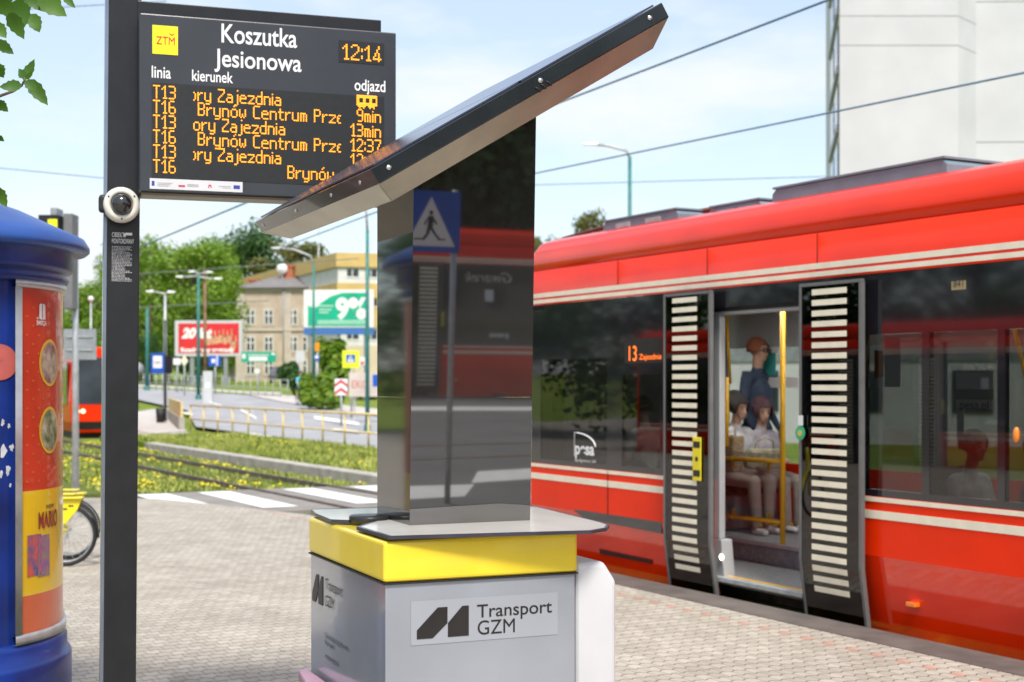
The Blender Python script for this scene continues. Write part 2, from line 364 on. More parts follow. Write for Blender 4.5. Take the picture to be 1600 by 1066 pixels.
b = MB(); b.box(.008, .727, .008, .971, .03, ZB-.004); cab = b.build('cabinet', m_cab, kiosk, bevel=.004)
b = MB(); b.box(.03, .70, .03, .95, 0, .03); b.build('plinth', m_rub, kiosk)
b = MB(); b.box(0, .735, 0, .979, ZB, ZT); b.build('yellow_band', m_kyel, kiosk, bevel=.014, seg=3)
b = MB(); b.box(.0, .735, -.0004, .979, ZB-.006, ZB-.0005); b.build('shadow_gap', m_rub, kiosk)
# white side box
b = MB(); pr = [(0, 1.165), (.115, 1.165), (.165, 1.09), (.165, 0), (0, 0)]
b.prism([(.739+x, .02, z) for x, z in pr], (0, .55, 0)); b.build('side_box', M('white_enamel', (.62, .63, .65), .35, 0, .08, 2.2, coat=.3), kiosk, bevel=.02, seg=3, angle=20)
b = MB(); b.prism([(-.10, .60, .62), (-.01, .52, .62), (-.01, .95, .62), (-.05, .95, .62)], (0, 0, .05)); b.build('side_shelf', M('mauve_plastic', (.36, .20, .27), .4, 0, .1, 6), kiosk, bevel=.01)
def KT(px, py, z):
    """pixel -> kiosk-local x, y on the level plane z"""
    Y = (H-z)*F/(py-598); X = (px-800)/F*Y-K0[0]; Y -= K0[1]; c, s_ = math.cos(KA), math.sin(KA)
    return X*c+Y*s_, -X*s_+Y*c
def slab(name, pix, z0):
    pts = [KT(px, py, z0+.014) for px, py in pix]
    cx = sum(p[0] for p in pts)/len(pts); cy = sum(p[1] for p in pts)/len(pts); inn = [(cx+(x-cx)*.975, cy+(y-cy)*.97) for x, y in pts]; n = len(pts); b = MB()
    A_ = [[b.bm.verts.new((x, y, z)) for x, y in q_] for q_, z in ((pts, z0), (pts, z0+.012), (inn, z0+.0122), (inn, z0))]
    for r_ in range(4):
        for k in range(n): b._f([A_[r_][k], A_[r_][(k+1) % n], A_[(r_+1) % 4][(k+1) % n], A_[(r_+1) % 4][k]])
    o = b.build(name, m_slab, kiosk)
    b = MB(); b.poly([(x, y, z0+.0115) for x, y in inn]); b.build('glass_top', m_slabtop, o)
    return o
slab('tabletop', [(557, 822), (606, 837), (925, 828), (948, 824), (952, 819), (940, 815), (836, 790), (640, 795)], ZP)
slab('tabletop', [(486, 795), (492, 801), (517, 811), (545, 812), (590, 806), (600, 792)], ZP)
x_, y_ = KT(577, 808, ZP+.02)
b = MB(); b.lathe([(.001, 0), (.074, 0), (.078, .004), (.078, .022), (.074, .027), (.001, .027)], 40, (x_, y_, ZP)); b.build('charging_disc', M('black_rubberised', (.02, .02, .021), .35, 0, .15, 9), kiosk)
# pylon (forward lean of the front added so its reflections sit higher)
px0, py0 = KT(640, 820, ZP+.014); px1, _ = KT(828, 812, ZP+.014); PD = .385; LEAN = math.tan(R(2.1))
def roofz(x): return 2.518+(x+.105)*.607
zb = ZP+.010; seam = 1.765
xl, xr = px0, px1
def fy(z): return py0-(z-zb)*LEAN
def pyl(name, z0, ztop):
    b = MB()
    A = [(xl, fy(z0), z0), (xr, fy(z0), z0), (xr, py0+PD, z0), (xl, py0+PD, z0)]
    T = [(xl, fy(ztop(xl)), ztop(xl)), (xr, fy(ztop(xr)), ztop(xr)), (xr, py0+PD, ztop(xr)), (xl, py0+PD, ztop(xl))]
    a = [b.bm.verts.new(p) for p in A]; t = [b.bm.verts.new(p) for p in T]
    b._f(a[::-1]); b._f(t); b.mi = 0; b._f([a[0], a[1], t[1], t[0]])
    b.mi = 1
    for i in (1, 2, 3): b._f([a[i], a[(i+1) % 4], t[(i+1) % 4], t[i]])
    return b.build(name, [m_pyl, m_side], kiosk)
pyl('pylon', zb, lambda x: seam-.0004); pyl('pylon', seam+.0004, lambda x: roofz(x)-.158)
# solar roof: rim, glass top, tapering underside
sV = Vector((.855, 0, .519)); nV = Vector((.519, 0, -.855)); A0 = Vector((-.105, -.172, 2.518)); RL, RW = 1.275, 1.64
def rp_(a, bb, h=0): return A0+sV*a+Vector((0, bb, 0))+nV*h
m_rim = M('anthracite_sheet', (.030, .036, .040), .22, .4, .15, 5, coat=.5)
m_under = M('underside_sheet', (.40, .375, .30), .28, .55, .1, 5)
b = MB(); rim = [(0, 0), (RL, 0), (RL, RW), (0, RW)]; bot = [(.05, .11), (RL-.05, .11), (RL-.05, RW-.18), (.05, RW-.18)]
t = [b.bm.verts.new(rp_(a, c)) for a, c in rim]; u = [b.bm.verts.new(rp_(a, c, .056)) for a, c in rim]; w = [b.bm.verts.new(rp_(a, c, .132)) for a, c in bot]
b._f(t)
for i in range(4): b.mi = 0; b._f([t[i], t[(i+1) % 4], u[(i+1) % 4], u[i]])
b.mi = 1
for i in range(4): b._f([u[i], u[(i+1) % 4], w[(i+1) % 4], w[i]])
b._f(w[::-1]); roof = b.build('solar_roof', [m_rim, m_under], kiosk, bevel=.003, seg=1)
b = MB()
for k in range(2): 
    a0, a1 = .02+k*(RL-.04)/2+.006, .02+(k+1)*(RL-.04)/2-.006
    b.prism([rp_(a0, .02, -.002), rp_(a1, .02, -.002), rp_(a1, RW-.02, -.002), rp_(a0, RW-.02, -.002)], -nV*.006)
b.build('solar_panel', M('solar_glass', (.05, .06, .10), .16, 0, .2, 9, ior=1.6), roof)
m_bolt = M('bolt_steel', (.6, .6, .58), .25, .9, .05, 20)
for a, c, ax in [(.06, 0, 0), (.70, 0, 0), (1.20, 0, 0), (0, .15, 1), (0, .50, 1), (0, 1.0, 1), (0, 1.55, 1)]:
    p = rp_(a, c, .026); b = MB()
    rot = Matrix.Rotation(R(90), 3, 'X') if not ax else Matrix.Rotation(R(-90), 3, 'Y')
    b.lathe([(.0005, .006), (.003, .0055), (.0042, .003), (.0085, .0035), (.009, .0)], 14, p, rot); b.build('bolt', m_bolt, roof)
b = MB()
for k in range(3):
    p = rp_(.675+k*.024, -.001, .038); b.tube([p-sV*.006, p+sV*.002+nV*.008, p+nV*.022+sV*.004], .0035, 6)
for k in range(3): p = rp_(.62+k*.03, .112-.002, .129); b.tube([p, p+Vector((.003, .0, .02))], .003, 6)
b.build('vent_slots', m_rub, roof)
# lettering and logo on the front and the left face
def logo(parent, o, ex, ez, nrm):
    """two slanted bars joined at the middle; o lower left, ex/ez axis vectors scaled to width and height"""
    b = MB(); P1 = [(0, 0), (0, .29), (.40, 1), (.585, 1), (.585, .47), (.30, 0)]; P2 = [(.595, 0), (.595, .46), (.875, 1), (1, 1), (1, 0)]
    for P in (P1, P2): b.prism([o+ex*p+ez*q for p, q in P], nrm)
    return b.build('logo', m_btext, parent)
q = lambda px, py: KP(px, py, .008)
x0, z0 = q(651, 999); x1, _ = q(732, 994); zt = q(732, 946)[1]
logo(cab, Vector((x0, .0045, z0)), Vector((x1-x0, 0, 0)), Vector((0, 0, zt-z0)), Vector((0, .003, 0)))
for s_, a, c, bl, tp in (('Transport', 745, 862, 965, 945), ('GZM', 746, 804, 992, 970)):
    x0, z0 = q(a, bl); x1, _ = q(c, bl-3); add_text('lettering', s_, m_btext, cab, (x0, .005, z0), x1-x0, q(a, tp)[1]-z0, bold=.006 if 'M' not in s_ else 0)
b = MB(); x0, z0 = q(642, 1009); x1 = q(871, 996)[0]; z1 = q(642, 940)[1]; b.box(x0, x1, .0062, .0072, z0, z1); b.build('sticker', M('clear_sticker', (.365, .395, .445), .12, .2, .03, 3, coat=1), cab)
def KL(px, py):
    """pixel -> (y, z) on the kiosk's left face"""
    ang = KA+R(90); return plane_hit(px, py, (K0[0]+.008*math.cos(KA), K0[1]+.008*math.sin(KA)), ang)
LF = (R(90), 0, R(-90))
y0, z0 = KL(489, 938); y1, _ = KL(505, 946); z1 = KL(489, 898)[1]
logo(cab, Vector((.0045, y0, z0)), Vector((0, y1-y0, 0)), Vector((0, 0, z1-z0+.01)), Vector((.003, 0, 0)))
for s_, a, c, bl, cp in (('Transport', 509, 536, 920, .042), ('GZM', 509, 522, 946, .042), ('Górnośląsko-Zagłębiowska', 509, 546, 996, .019), ('Metropolia', 509, 523, 1007, .019), ('transportgzm.pl', 509, 530, 1028, .021)):
    y0, z0 = KL(a, bl); y1, _ = KL(c, bl+9); add_text('lettering', s_, m_btext, cab, (.0045, y0, z0), y0-y1, cp, frame=LF)

# ---------------------------------------------------------------- departure board on its post
PO = (-1.89, 6.5)
post = thing('board_post', 'tall dark grey square steel post carrying the departure board', 'post', (PO[0], PO[1], 0), R(18))
post.rotation_euler = (0, R(.45), R(18))
b = MB(); b.box(.0, .146, .0, .11, 0, 4.4); pc = b.build('column', m_dark, post, bevel=.004)
b = MB(); b.box(-.016, -.0005, .004, .106, 0, 4.4); b.build('edge_strip', M('blue_grey_aluminium', (.22, .26, .32), .2, .7, .1, 4), post)
def PP(px, py): return plane_hit(px, py, PO, R(18))
# sticker with small print
x0, z1 = PP(169, 362); x1, z0 = PP(205, 440)
for i, (s_, w, z, cp) in enumerate((('OBIEKT', .055, z1-.024, .022), ('MONITOROWANY', .098, z1-.053, .022))):
    add_text('lettering', s_, m_wtext, post, (.022, -.0012, z), w, cp)
b = MB(); b.box(.082, .112, -.0013, -.0008, z1-.014, z1-.002); b.box(.075, .083, -.0013, -.0008, z1-.022, z1-.006); b.build('camera_symbol', m_wtext, post)
m_gtext = M('grey_small_print', (.36, .36, .37), .5, 0, .3, 60)
b = MB(); z = z1-.066; rnd = random.Random(4)
while z > z0:
    xx = .022
    e = .112-rnd.choice((0, 0, .01, .03))
    while xx < e:
        w = rnd.uniform(.004, .013); b.box(xx, min(xx+w, e), -.0012, -.0008, z-.0038, z); xx += w+.0022
    z -= .0066
b.build('small_print', m_gtext, post)
# dome camera: hangs on the post, a thing of its own
cp = at(190, 320, 6.43)
dome = thing('dome_camera', 'white ringed dome security camera with dark glass bulb mounted on the post', 'security camera', cp, R(18))
rot = Matrix.Rotation(R(90), 3, 'X')
b = MB(); b.lathe([(.074, -.06), (.08, -.04), (.081, .0), (.076, .018), (.062, .026), (.05, .022), (.048, .01)], 48, (0, 0, 0), rot); ringo = b.build('ring', M('ivory_plastic', (.70, .69, .61), .35, 0, .04, 6), dome)
b = MB(); b.lathe([(.049, .012)]+[(.048*math.cos(R(a)), .018+.042*math.sin(R(a))) for a in range(0, 91, 10)], 40, (0, 0, 0), rot); b.build('bulb', M('smoked_dome', (.012, .012, .013), .03, 0, .1, 4, coat=1), dome)
for a in (35, 150, 270): b = MB(); b.lathe([(.0005, .004), (.004, .003), (.0042, 0)], 10, (.067*math.cos(R(a)), -.024, .067*math.sin(R(a))), rot); b.build('screw', m_rub, dome)
b = MB(); b.box(-.10, -.055, .0, .07, -.035, .045); b.build('mount', m_rub, dome, bevel=.015)
# the board
BO = (-1.682, 6.36); BA = R(18)
def BP(px, py): return plane_hit(px, py, BO, BA)
board = thing('departure_board', 'dark electronic departure board with amber LED lines headed Koszutka Jesionowa', 'departure board', (BO[0], BO[1], 0), BA)
xr_, zt_ = BP(619, 47); _, zl_ = BP(219, 299); zt_ = BP(219, 20)[1]
b = MB(); b.box(0, xr_, 0, .17, zl_, zt_); b.build('housing', M('board_grey', (.030, .033, .040), .28, 0, .08, 5, coat=.25), board, bevel=.006)
b = MB(); b.box(-.0, xr_-.03, .19, .26, 3.2, zt_+.105); b.build('support_beam', m_dark, board, bevel=.004)
b = MB(); b.box(.01, xr_-.01, .015, .155, zl_-.014, zl_-.002); b.build('bottom_cover', M('bronze_cover', (.16, .12, .08), .35, .5, .1, 6), board)
m_scr = M('led_screen', (.018, .018, .018), .3, 0, .1, 40)
def scr(name, a, c):
    x0, z1 = BP(*a); x1, z0 = BP(*c); b = MB(); b.box(x0, x1, -.0025, .004, z0, z1); return b.build(name, m_scr, board)
x0, z1 = BP(237, 129); x1 = BP(600, 150)[0]; zb_ = BP(237, 278)[1]
b = MB(); b.box(x0, x1, -.0025, .004, zb_, z1); scrn = b.build('led_screen', m_scr, board)
x0, z1 = BP(529, 63); x1, z0 = BP(600, 102); b = MB(); b.box(x0, x1, -.0025, .004, z0, z1); clk = b.build('clock_screen', m_scr, board)
x0, z1 = BP(238, 39); x1 = BP(278, 41)[0]; z0 = BP(238, 84)[1]; b = MB(); b.box(x0, x1, -.0025, .004, z0, z1); lg = b.build('operator_badge', m_syel, board)
xa, za = BP(244, 69); xb = BP(273, 70)[0]
add_text('lettering', 'ZTM', M('badge_red', (.70, .02, .03), .5, 0, .03, 5), lg, (xa, -.004, za), xb-xa, .036)
b = MB(); xc = xa+(xb-xa)*.84; b.prism([(xc-.012, -.004, za+.052), (xc, -.004, za+.041), (xc+.012, -.004, za+.052), (xc+.007, -.004, za+.052), (xc, -.004, za+.046), (xc-.007, -.004, za+.052)], (0, .001, 0)); b.build('lettering_mark', bpy.data.materials['badge_red'], lg)
for s_, p, e, cap in (('Koszutka', (346, 66), 464, 66-37), ('Jesionowa', (335, 103), 471, 103-76), ('linia', (237, 121), 267, 18), ('kierunek', (300, 126), 364, 17), ('odjazd', (554, 141), 602, 18)):
    x0, z0 = BP(*p); x1 = BP(e, p[1]+5)[0]; add_text('lettering', s_, m_wtext, board, (x0, -.0012, z0), x1-x0, cap/F*6.45, bold=.012)
# logo strip
x0, z1 = BP(234, 279); x1, z0 = BP(379, 299.5); z1 = BP(234, 278.5)[1]; z0 = BP(234, 295)[1]
b = MB(); b.box(x0, x1, -.002, .004, z0, z1); st = b.build('logo_strip', M('strip_white', (.66, .66, .68), .4, 0, .03, 5), board)
wd = x1-x0; hh = z1-z0
b = MB()
def rc(a, c, d, e): b.box(x0+wd*a, x0+wd*c, -.0032, -.0026, z0+hh*d, z0+hh*e)
b.mi = 0; rc(.02, .05, .3, .75); rc(.90, .97, .32, .66)
b.mi = 1; rc(.305, .375, .3, .46); rc(.625, .635, .3, .55); rc(.65, .66, .3, .55); rc(.632, .653, .5, .62)
b.mi = 2
for k in range(3): rc(.08, .2+.02*k, .3+.14*k, .34+.14*k); rc(.40, .52, .36+.1*k, .40+.1*k)
rc(.74, .87, .5, .54); rc(.78, .87, .36, .4)
b.build('strip_logos', [M('strip_navy', (.03, .06, .35), .5), M('strip_red', (.55, .03, .08), .5), M('strip_grey', (.45, .47, .46), .5)], st)
# LED dot matrix lettering
G = {
'0': '.111./1...1/1...1/1...1/1...1/1...1/1...1/1...1/.111.', 'T': '11111/..1../..1../..1../..1../..1../..1../..1../..1..', '1': '..1./.11./1.1./..1./..1./..1./..1./..1./.111',
'3': '1111./....1/....1/....1/.111./....1/....1/....1/1111.', '6': '.111./1..../1..../1..../1111./1...1/1...1/1...1/.111.',
'2': '.111./1...1/....1/....1/...1./..1../.1.../1..../11111', '4': '...1./...1./..1../..1../.1.1./.1.1./1..1./11111/...1.',
'7': '11111/....1/....1/...1./...1./..1../..1../..1../..1..', '9': '.111./1...1/1...1/1...1/.1111/....1/....1/....1/.111.',
':': '././1/1/././1/1/.', ' ': '...', ')': '../../../1./.1/.1/.1/.1/1.', '8': '.111./1...1/1...1/1...1/.111./1...1/1...1/1...1/.111.',
'r': '..../..../..../1.11/11../1.../1.../1.../1...', 'y': '...../...../...../1...1/1...1/1...1/1...1/1...1/.1111/....1/.111.',
'o': '...../...../...../.111./1...1/1...1/1...1/1...1/.111.', 'ó': '...1./..1../...../.111./1...1/1...1/1...1/1...1/.111.',
'Z': '11111/....1/....1/...1./..1../.1.../1..../1..../11111', 'a': '...../...../...../.111./....1/.1111/1...1/1...1/.1111',
'j': '..1/.../.../..1/..1/..1/..1/..1/..1/..1/11.', 'e': '...../...../...../.111./1...1/11111/1..../1..../.1111',
'z': '...../...../...../11111/....1/...1./..1../.1.../11111', 'd': '....1/....1/....1/.1111/1...1/1...1/1...1/1...1/.1111',
'n': '...../...../...../1111./1...1/1...1/1...1/1...1/1...1', 'i': './1/./1/1/1/1/1/1', 'B': '1111./1...1/1...1/1...1/1111./1...1/1...1/1...1/1111.',
'w': '...../...../...../1...1/1...1/1...1/1.1.1/1.1.1/.1.1.', 'C': '.1111/1..../1..../1..../1..../1..../1..../1..../.1111',
't': '..../.1../.1../1111/.1../.1../.1../.1../..11', 'u': '...../...../...../1...1/1...1/1...1/1...1/1...1/.1111',
'm': '...../...../...../1111./1.1.1/1.1.1/1.1.1/1.1.1/1.1.1', 'P': '1111./1...1/1...1/1...1/1111./1..../1..../1..../1....',
'~': '.../.../.../.11/1../111/1../1../.11'.replace('111', '11.')}
TRAMICON = '1111111111111111/1111111111111111/11...11...11...1/11...11...11...1/11...11...11...1/1111111111111111/1111111111111111/.111111..11111../..1..1....1..1..'
def led(parent, s_, px, py, pitch, right=None, name='led_line', clip=None, glyphs=None, yq=-.0042, plane=BP, sx=1.0):
    """px,py = top left of the first glyph; pitch in metres"""
    x0, z0 = plane(px, py); b = MB(); cx = 0; d = pitch*.40
    gl = [glyphs] if glyphs else [G[ch] for ch in s_]
    pts = []
    for g in gl:
        rows = g.split('/'); w = max(len(r_) for r_ in rows)
        for j, r_ in enumerate(rows):
            for i, ch in enumerate(r_):
                if ch == '1': pts.append(((cx+i)*pitch*sx, -j*pitch))
        cx += w+1
    if right: x0, z0 = plane(right, py); x0 -= (cx-1)*pitch*sx
    for x, z in pts:
        X, Z = x0+x, z0+z
        if clip and not (plane(clip[0], py)[0] <= X <= plane(clip[1], py)[0]): continue
        b.prism([(X-d, yq, Z-d), (X+d, yq, Z-d), (X+d, yq, Z+d), (X-d, yq, Z+d)], (0, .001, 0))
    return b.build(name, m_led, parent)
PT = 21/F*6.45/9
for k in range(6):
    y = 134+k*23.2
    led(scrn, 'T13' if k % 2 == 0 else 'T16', 240, y, PT, sx=.92)
    if k in (0, 2, 4): led(scrn, ')ry Zajezdnia' if k != 2 else 'ory Zajezdnia', 303, y+4, PT, sx=.90)
    elif k < 5: led(scrn, 'Brynów Centrum Prz~', 310, y+4, PT, sx=.94)
    else: led(scrn, 'Brynów', 450, y+10, PT, sx=.94)
    if k == 0: led(scrn, '', 558, y+15.5, PT*1.05, glyphs=TRAMICON, name='tram_symbol', sx=.86)
    else: led(scrn, ['', '9min', '13min', '12:37', '12:48', '13:02'][k][:5], 0, y+16.5, PT, right=596, sx=.9)
led(clk, '12:14', 536, 70, 25/F*6.6/9, sx=.98)

# ---------------------------------------------------------------- advertising column
AC = Vector((-2.96, 7.0, 0))
m_cblue = M('column_blue', (.004, .026, .19), .42, 0, .38, 3.2, coat=.15, bump=.03)
m_cblue2 = M('column_roof_blue', (.02, .075, .30), .5, 0, .15, 2.5, coat=.2)
adv = thing('advertising_column', 'round blue advertising column with domed cap and red yellow poster', 'advertising column', AC)
b = MB(); b.lathe([(.70, .0), (.737, .0), (.737, .45), (.73, .47), (.715, .475), (.715, .545), (.70, .57), (.68, .58)], 96); b.build('base', m_cblue, adv)
b = MB(); b.lathe([(.685, .57), (.685, 2.36)], 96); body = b.build('drum', m_cblue, adv)
b = MB(); b.lathe([(.68, 2.30), (.71, 2.31), (.725, 2.335), (.71, 2.355), (.71, 2.37), (.735, 2.375), (.745, 2.39), (.745, 2.47), (.76, 2.48)], 96); b.build('cornice', m_cblue, adv)
b = MB(); b.lathe([(.74, 2.47), (.81, 2.472), (.825, 2.485), (.825, 2.505), (.80, 2.545), (.70, 2.59), (.5, 2.68), (.3, 2.745), (.12, 2.775), (.001, 2.78)], 96); b.build('cap', m_cblue2, adv)
# curved poster case: angle 0 = +x
PA0, PA1 = -92, 4
def arc(r, a, z): return (r*math.cos(R(a)), r*math.sin(R(a)), z)
def curved(mb, r, a0, a1, z0, z1, th=.006, n=24):
    for k in range(n):
        t0, t1 = a0+(a1-a0)*k/n, a0+(a1-a0)*(k+1)/n
        mb._f([mb.bm.verts.new(arc(r, t0, z0)), mb.bm.verts.new(arc(r, t1, z0)), mb.bm.verts.new(arc(r, t1, z1)), mb.bm.verts.new(arc(r, t0, z1))], True)
def on_poster(px, py):
    # angle on the drum seen at that pixel
    dx, dy = (px-800)/F, 1.0; ox, oy = -AC.x, -AC.y; A = dx*dx+dy*dy; B = 2*(dx*ox+dy*oy); Cc = ox*ox+oy*oy-.696**2
    D = B*B-4*A*Cc; t = (-B-math.sqrt(max(D, 0)))/(2*A); X, Y = dx*t-AC.x, dy*t-AC.y
    return math.degrees(math.atan2(Y, X)), H-(py-598)/F*t
PA0 = on_poster(31, 700)[0]; PA1 = PA0+70; PZ0, PZ1 = .62, 2.275
m_pr = M('poster_red', (.56, .040, .012), .35, 0, .12, 3, coat=.6); m_py = M('poster_yellow', (.78, .50, .01), .35, 0, .06, 3, coat=.6)
b = MB(); b.mi = 0; curved(b, .694, PA0, PA1, 1.30, PZ1); b.mi = 1; curved(b, .694, PA0, PA1, .80, 1.30); b.mi = 2; curved(b, .694, PA0, PA1, PZ0, .80)
poster = b.build('poster', [m_pr, m_py, M('poster_orange', (.60, .11, .03), .35, 0, .08, 3, coat=.6)], adv)
b = MB()
for k in range(9):
    for j in range(20):
        a = PA0+4+k*7+(j % 2)*3.5; z = 1.345+j*.044
        c_ = [arc(.6955, a+math.degrees(dx/.69), z+dz) for dx, dz in ((-.011, 0), (0, -.007), (.011, 0), (0, .007))]
        b.poly(c_)
b.build('poster_pattern', M('poster_pattern', (.62, .12, .03), .35, 0, .1, 5, coat=.6), poster)
def wrap_text(s_, px, py, w, cap, mat, name='lettering', bold=.01):
    a, z = on_poster(px, py); o = add_text(name, s_, mat, poster, (0, 0, 0), w, cap, frame=(0, 0, 0), bold=bold)
    for v in o.data.vertices:
        t = R(a)+v.co.x/.697; v.co = Vector((.697*math.cos(t), .697*math.sin(t), z+v.co.y))
m_pw = M('poster_white', (.80, .76, .72), .4, 0, .05, 6, coat=.5)
wrap_text('SWITCH', 57, 508, .082, .022, m_pw, bold=.03); wrap_text('NINTENDO', 57, 499, .080, .011, m_pw)
wrap_text('MARIO', 60, 826, .20, .075, M('poster_darkred', (.25, .03, .02), .4, 0, .3, 20), bold=.03); wrap_text('super', 72, 794, .09, .022, m_btext)
def fan(b, r, a, z, rw, rh, n=36):
    """disc that follows the curve of the drum"""
    rings = [[b.bm.verts.new(arc(r, a+math.degrees(rw*q*math.cos(t)/.69), z+rh*q*math.sin(t))) for t in [2*math.pi*k/n for k in range(n)]] for q in (.02, .35, .7, 1)]
    b._f(rings[0])
    for i in range(3):
        for k in range(n): b._f([rings[i][k], rings[i][(k+1) % n], rings[i+1][(k+1) % n], rings[i+1][k]], True)
def oval(px, py, rw, rh, mat, name, r=.6965):
    a, z = on_poster(px, py); b = MB(); fan(b, r, a, z, rw, rh); return b.build(name, mat, poster)
m_gold = M('poster_gold', (.72, .42, .03), .4, 0, .1, 6)
for py, c1 in ((567, (.45, .20, .22)), (672, (.16, .25, .08))):
    oval(78, py, .10, .115, m_gold, 'poster_medallion', .6962); oval(78, py, .085, .10, M('medallion_fill', c1, .4, 0, .5, 18, col2=(.5, .42, .3)), 'medallion_fill', .6972)
b = MB(); a, z = on_poster(66, 487); rr = []
for sx_ in (-1, 1):
    pts = [(sx_*.003, .038)]+[(sx_*(.012+.014*math.sin(R(t))), .024+.014*math.cos(R(t))) for t in range(0, 91, 15)]+[(sx_*(.012+.014*math.cos(R(t))), -.024-.014*math.sin(R(t))) for t in range(0, 91, 15)]+[(sx_*.003, -.038)]
    b.poly([arc(.697, a+math.degrees(x/.69), z+y) for x, y in pts])
b.build('poster_symbol', m_pw, poster)
for k, (px, c1, c2) in enumerate(((54, (.10, .14, .35), (.6, .10, .06)), (69, (.45, .30, .2), (.25, .1, .3)))):
    a, z = on_poster(px, 868); b = MB(); w = .052
    b.poly([arc(.697, a+math.degrees(x/.69), z+y) for x, y in ((-w, -.10), (w, -.10), (w, .10), (-w, .10))]); b.build('game_cover', M('game_cover', c1, .4, 0, .3, 22, col2=c2), poster)
m_alu = M('brushed_aluminium', (.50, .50, .50), .35, .6, .1, 12)
b = MB()
for a0, a1, z0, z1 in ((PA0-3, PA1+2, PZ1, PZ1+.035), (PA0-3, PA1+2, PZ0-.045, PZ0)):
    n = 30; pr = [(.684, z0), (.710, z0), (.710, z1), (.684, z1)]
    b.lathe(pr+[pr[0]], n, a0=a0, a1=a1)
for a0, a1 in ((PA0-3.2, PA0+.2), (PA1-.4, PA1+2)):
    b.lathe([(.684, PZ0), (.710, PZ0), (.710, PZ1), (.684, PZ1)], 4, a0=a0, a1=a1)
b.build('poster_frame', m_alu, adv)
# coral disc sticker and worn patches on the drum
a, z = on_poster(0, 566); b = MB(); fan(b, .690, a, z, .105, .085); b.build('round_sticker', M('coral_sticker', (.55, .13, .11), .5, 0, .1, 8), adv, norm=False)
rnd = random.Random(11); b = MB()
for cx, cy, s_ in ((14, 735, 1.0), (8, 705, 1.3), (20, 700, .8), (6, 660, .7), (16, 665, .6), (3, 742, .8), (18, 758, .5)):
    a, z = on_poster(cx, cy); b.poly([arc(.6875, a+math.degrees(s_*.02*rnd.uniform(.4, 1.1)*math.cos(t)/.69), z+s_*.028*rnd.uniform(.4, 1.1)*math.sin(t)) for t in [2*math.pi*k/11 for k in range(11)]])
b.build('peeled_paint', M('peeled_paint', (.55, .56, .58), .8, 0, .2, 20), adv, norm=False)
b = MB(); b.lathe([(.737, .44), (.744, .44), (.744, .03), (.737, .03)], 24, a0=-130, a1=-62); b.build('base_panel', m_cblue, adv, bevel=.004)
# ---------------------------------------------------------------- people
def figure(name, label, bones, mats, loc, rz=0, vox=.011, group=None, parts=()):
    """bones: (p0, r0, p1, r1, material index); one continuous remeshed surface"""
    b = MB()
    for p0, r0, p1, r1, mi in bones:
        p0, p1 = Vector(p0), Vector(p1); d = p1-p0; L = d.length
        q = d.to_track_quat('Z', 'Y').to_matrix() if L > 1e-5 else Matrix.Identity(3)
        prof = [(max(1e-4, r0*math.cos(R(a))), r0*math.sin(R(a))) for a in range(-90, 1, 22)]+[(max(1e-4, r1*math.cos(R(a))), L+r1*math.sin(R(a))) for a in range(0, 91, 22)]
        b.lathe(prof, 12, p0, q)
    bmesh.ops.recalc_face_normals(b.bm, faces=b.bm.faces)
    me = bpy.data.meshes.new('t'); b.bm.to_mesh(me); b.bm.free(); o = bpy.data.objects.new('t', me); C.objects.link(o)
    m = o.modifiers.new('r', 'REMESH'); m.mode = 'VOXEL'; m.voxel_size = vox
    sm = o.modifiers.new('s', 'SMOOTH'); sm.iterations = 4; sm.factor = .4
    me2 = bpy.data.meshes.new_from_object(o.evaluated_get(bpy.context.evaluated_depsgraph_get())); bpy.data.objects.remove(o)
    me2.name = name; me2.materials.clear()
    for k in mats: me2.materials.append(k)
    segs = [(Vector(a), Vector(c)-Vector(a), r0, r1, mi) for a, r0, c, r1, mi in bones]
    for f in me2.polygons:
        best = 9; f.use_smooth = True; c = f.center
        for a, d, r0, r1, mi in segs:
            t = max(0, min(1, (c-a).dot(d)/max(d.dot(d), 1e-9))); e = (c-a-d*t).length-(r0+(r1-r0)*t)
            if e < best: best = e; f.material_index = mi
    o = bpy.data.objects.new(name, me2); C.objects.link(o); o.location = loc; o.rotation_euler = (0, 0, rz)
    tag(o, label, 'person', group); return o
def hand(bones, wrist, d, up, mi, r=.009):
    """palm and five separate, bent fingers; d = direction of the fingers, up = back of the hand"""
    w, d, up = Vector(wrist), Vector(d).normalized(), Vector(up).normalized(); s_ = d.cross(up).normalized()
    for k in (-.022, 0, .022): bones.append((w, .019, w+d*.07+s_*k, .013, mi))
    for k, (off, ln) in enumerate(((-.032, .055), (-.011, .068), (.011, .072), (.032, .064))):
        a = w+d*.075+s_*off*1.05; m_ = a+d*ln*.55-up*.012; e = m_+d*ln*.25-up*ln*.4
        bones.append((a, r, m_, r*.95, mi)); bones.append((m_, r*.95, e, r*.85, mi))
    a = w+d*.025+s_*.03; m_ = a+s_*.028+d*.022-up*.01; bones.append((a, .012, m_, .0105, mi)); bones.append((m_, .0105, m_+d*.03-up*.012, .009, mi))
m_skin = M('skin', (.52, .32, .23), .55, 0, .06, 12)
m_hair_d = M('dark_hair', (.025, .02, .02), .45, 0, .4, 40, bump=.5); m_hair_p = M('plum_hair', (.09, .04, .055), .45, 0, .4, 40, bump=.5); m_hair_g = M('grey_hair', (.42, .40, .37), .6, 0, .25, 40, bump=.5); m_hair_r = M('auburn_hair', (.28, .09, .04), .5, 0, .3, 40, bump=.5)
m_lip = M('lips', (.36, .12, .10), .5)
m_eye = M('eye_dark', (.02, .015, .012), .2)
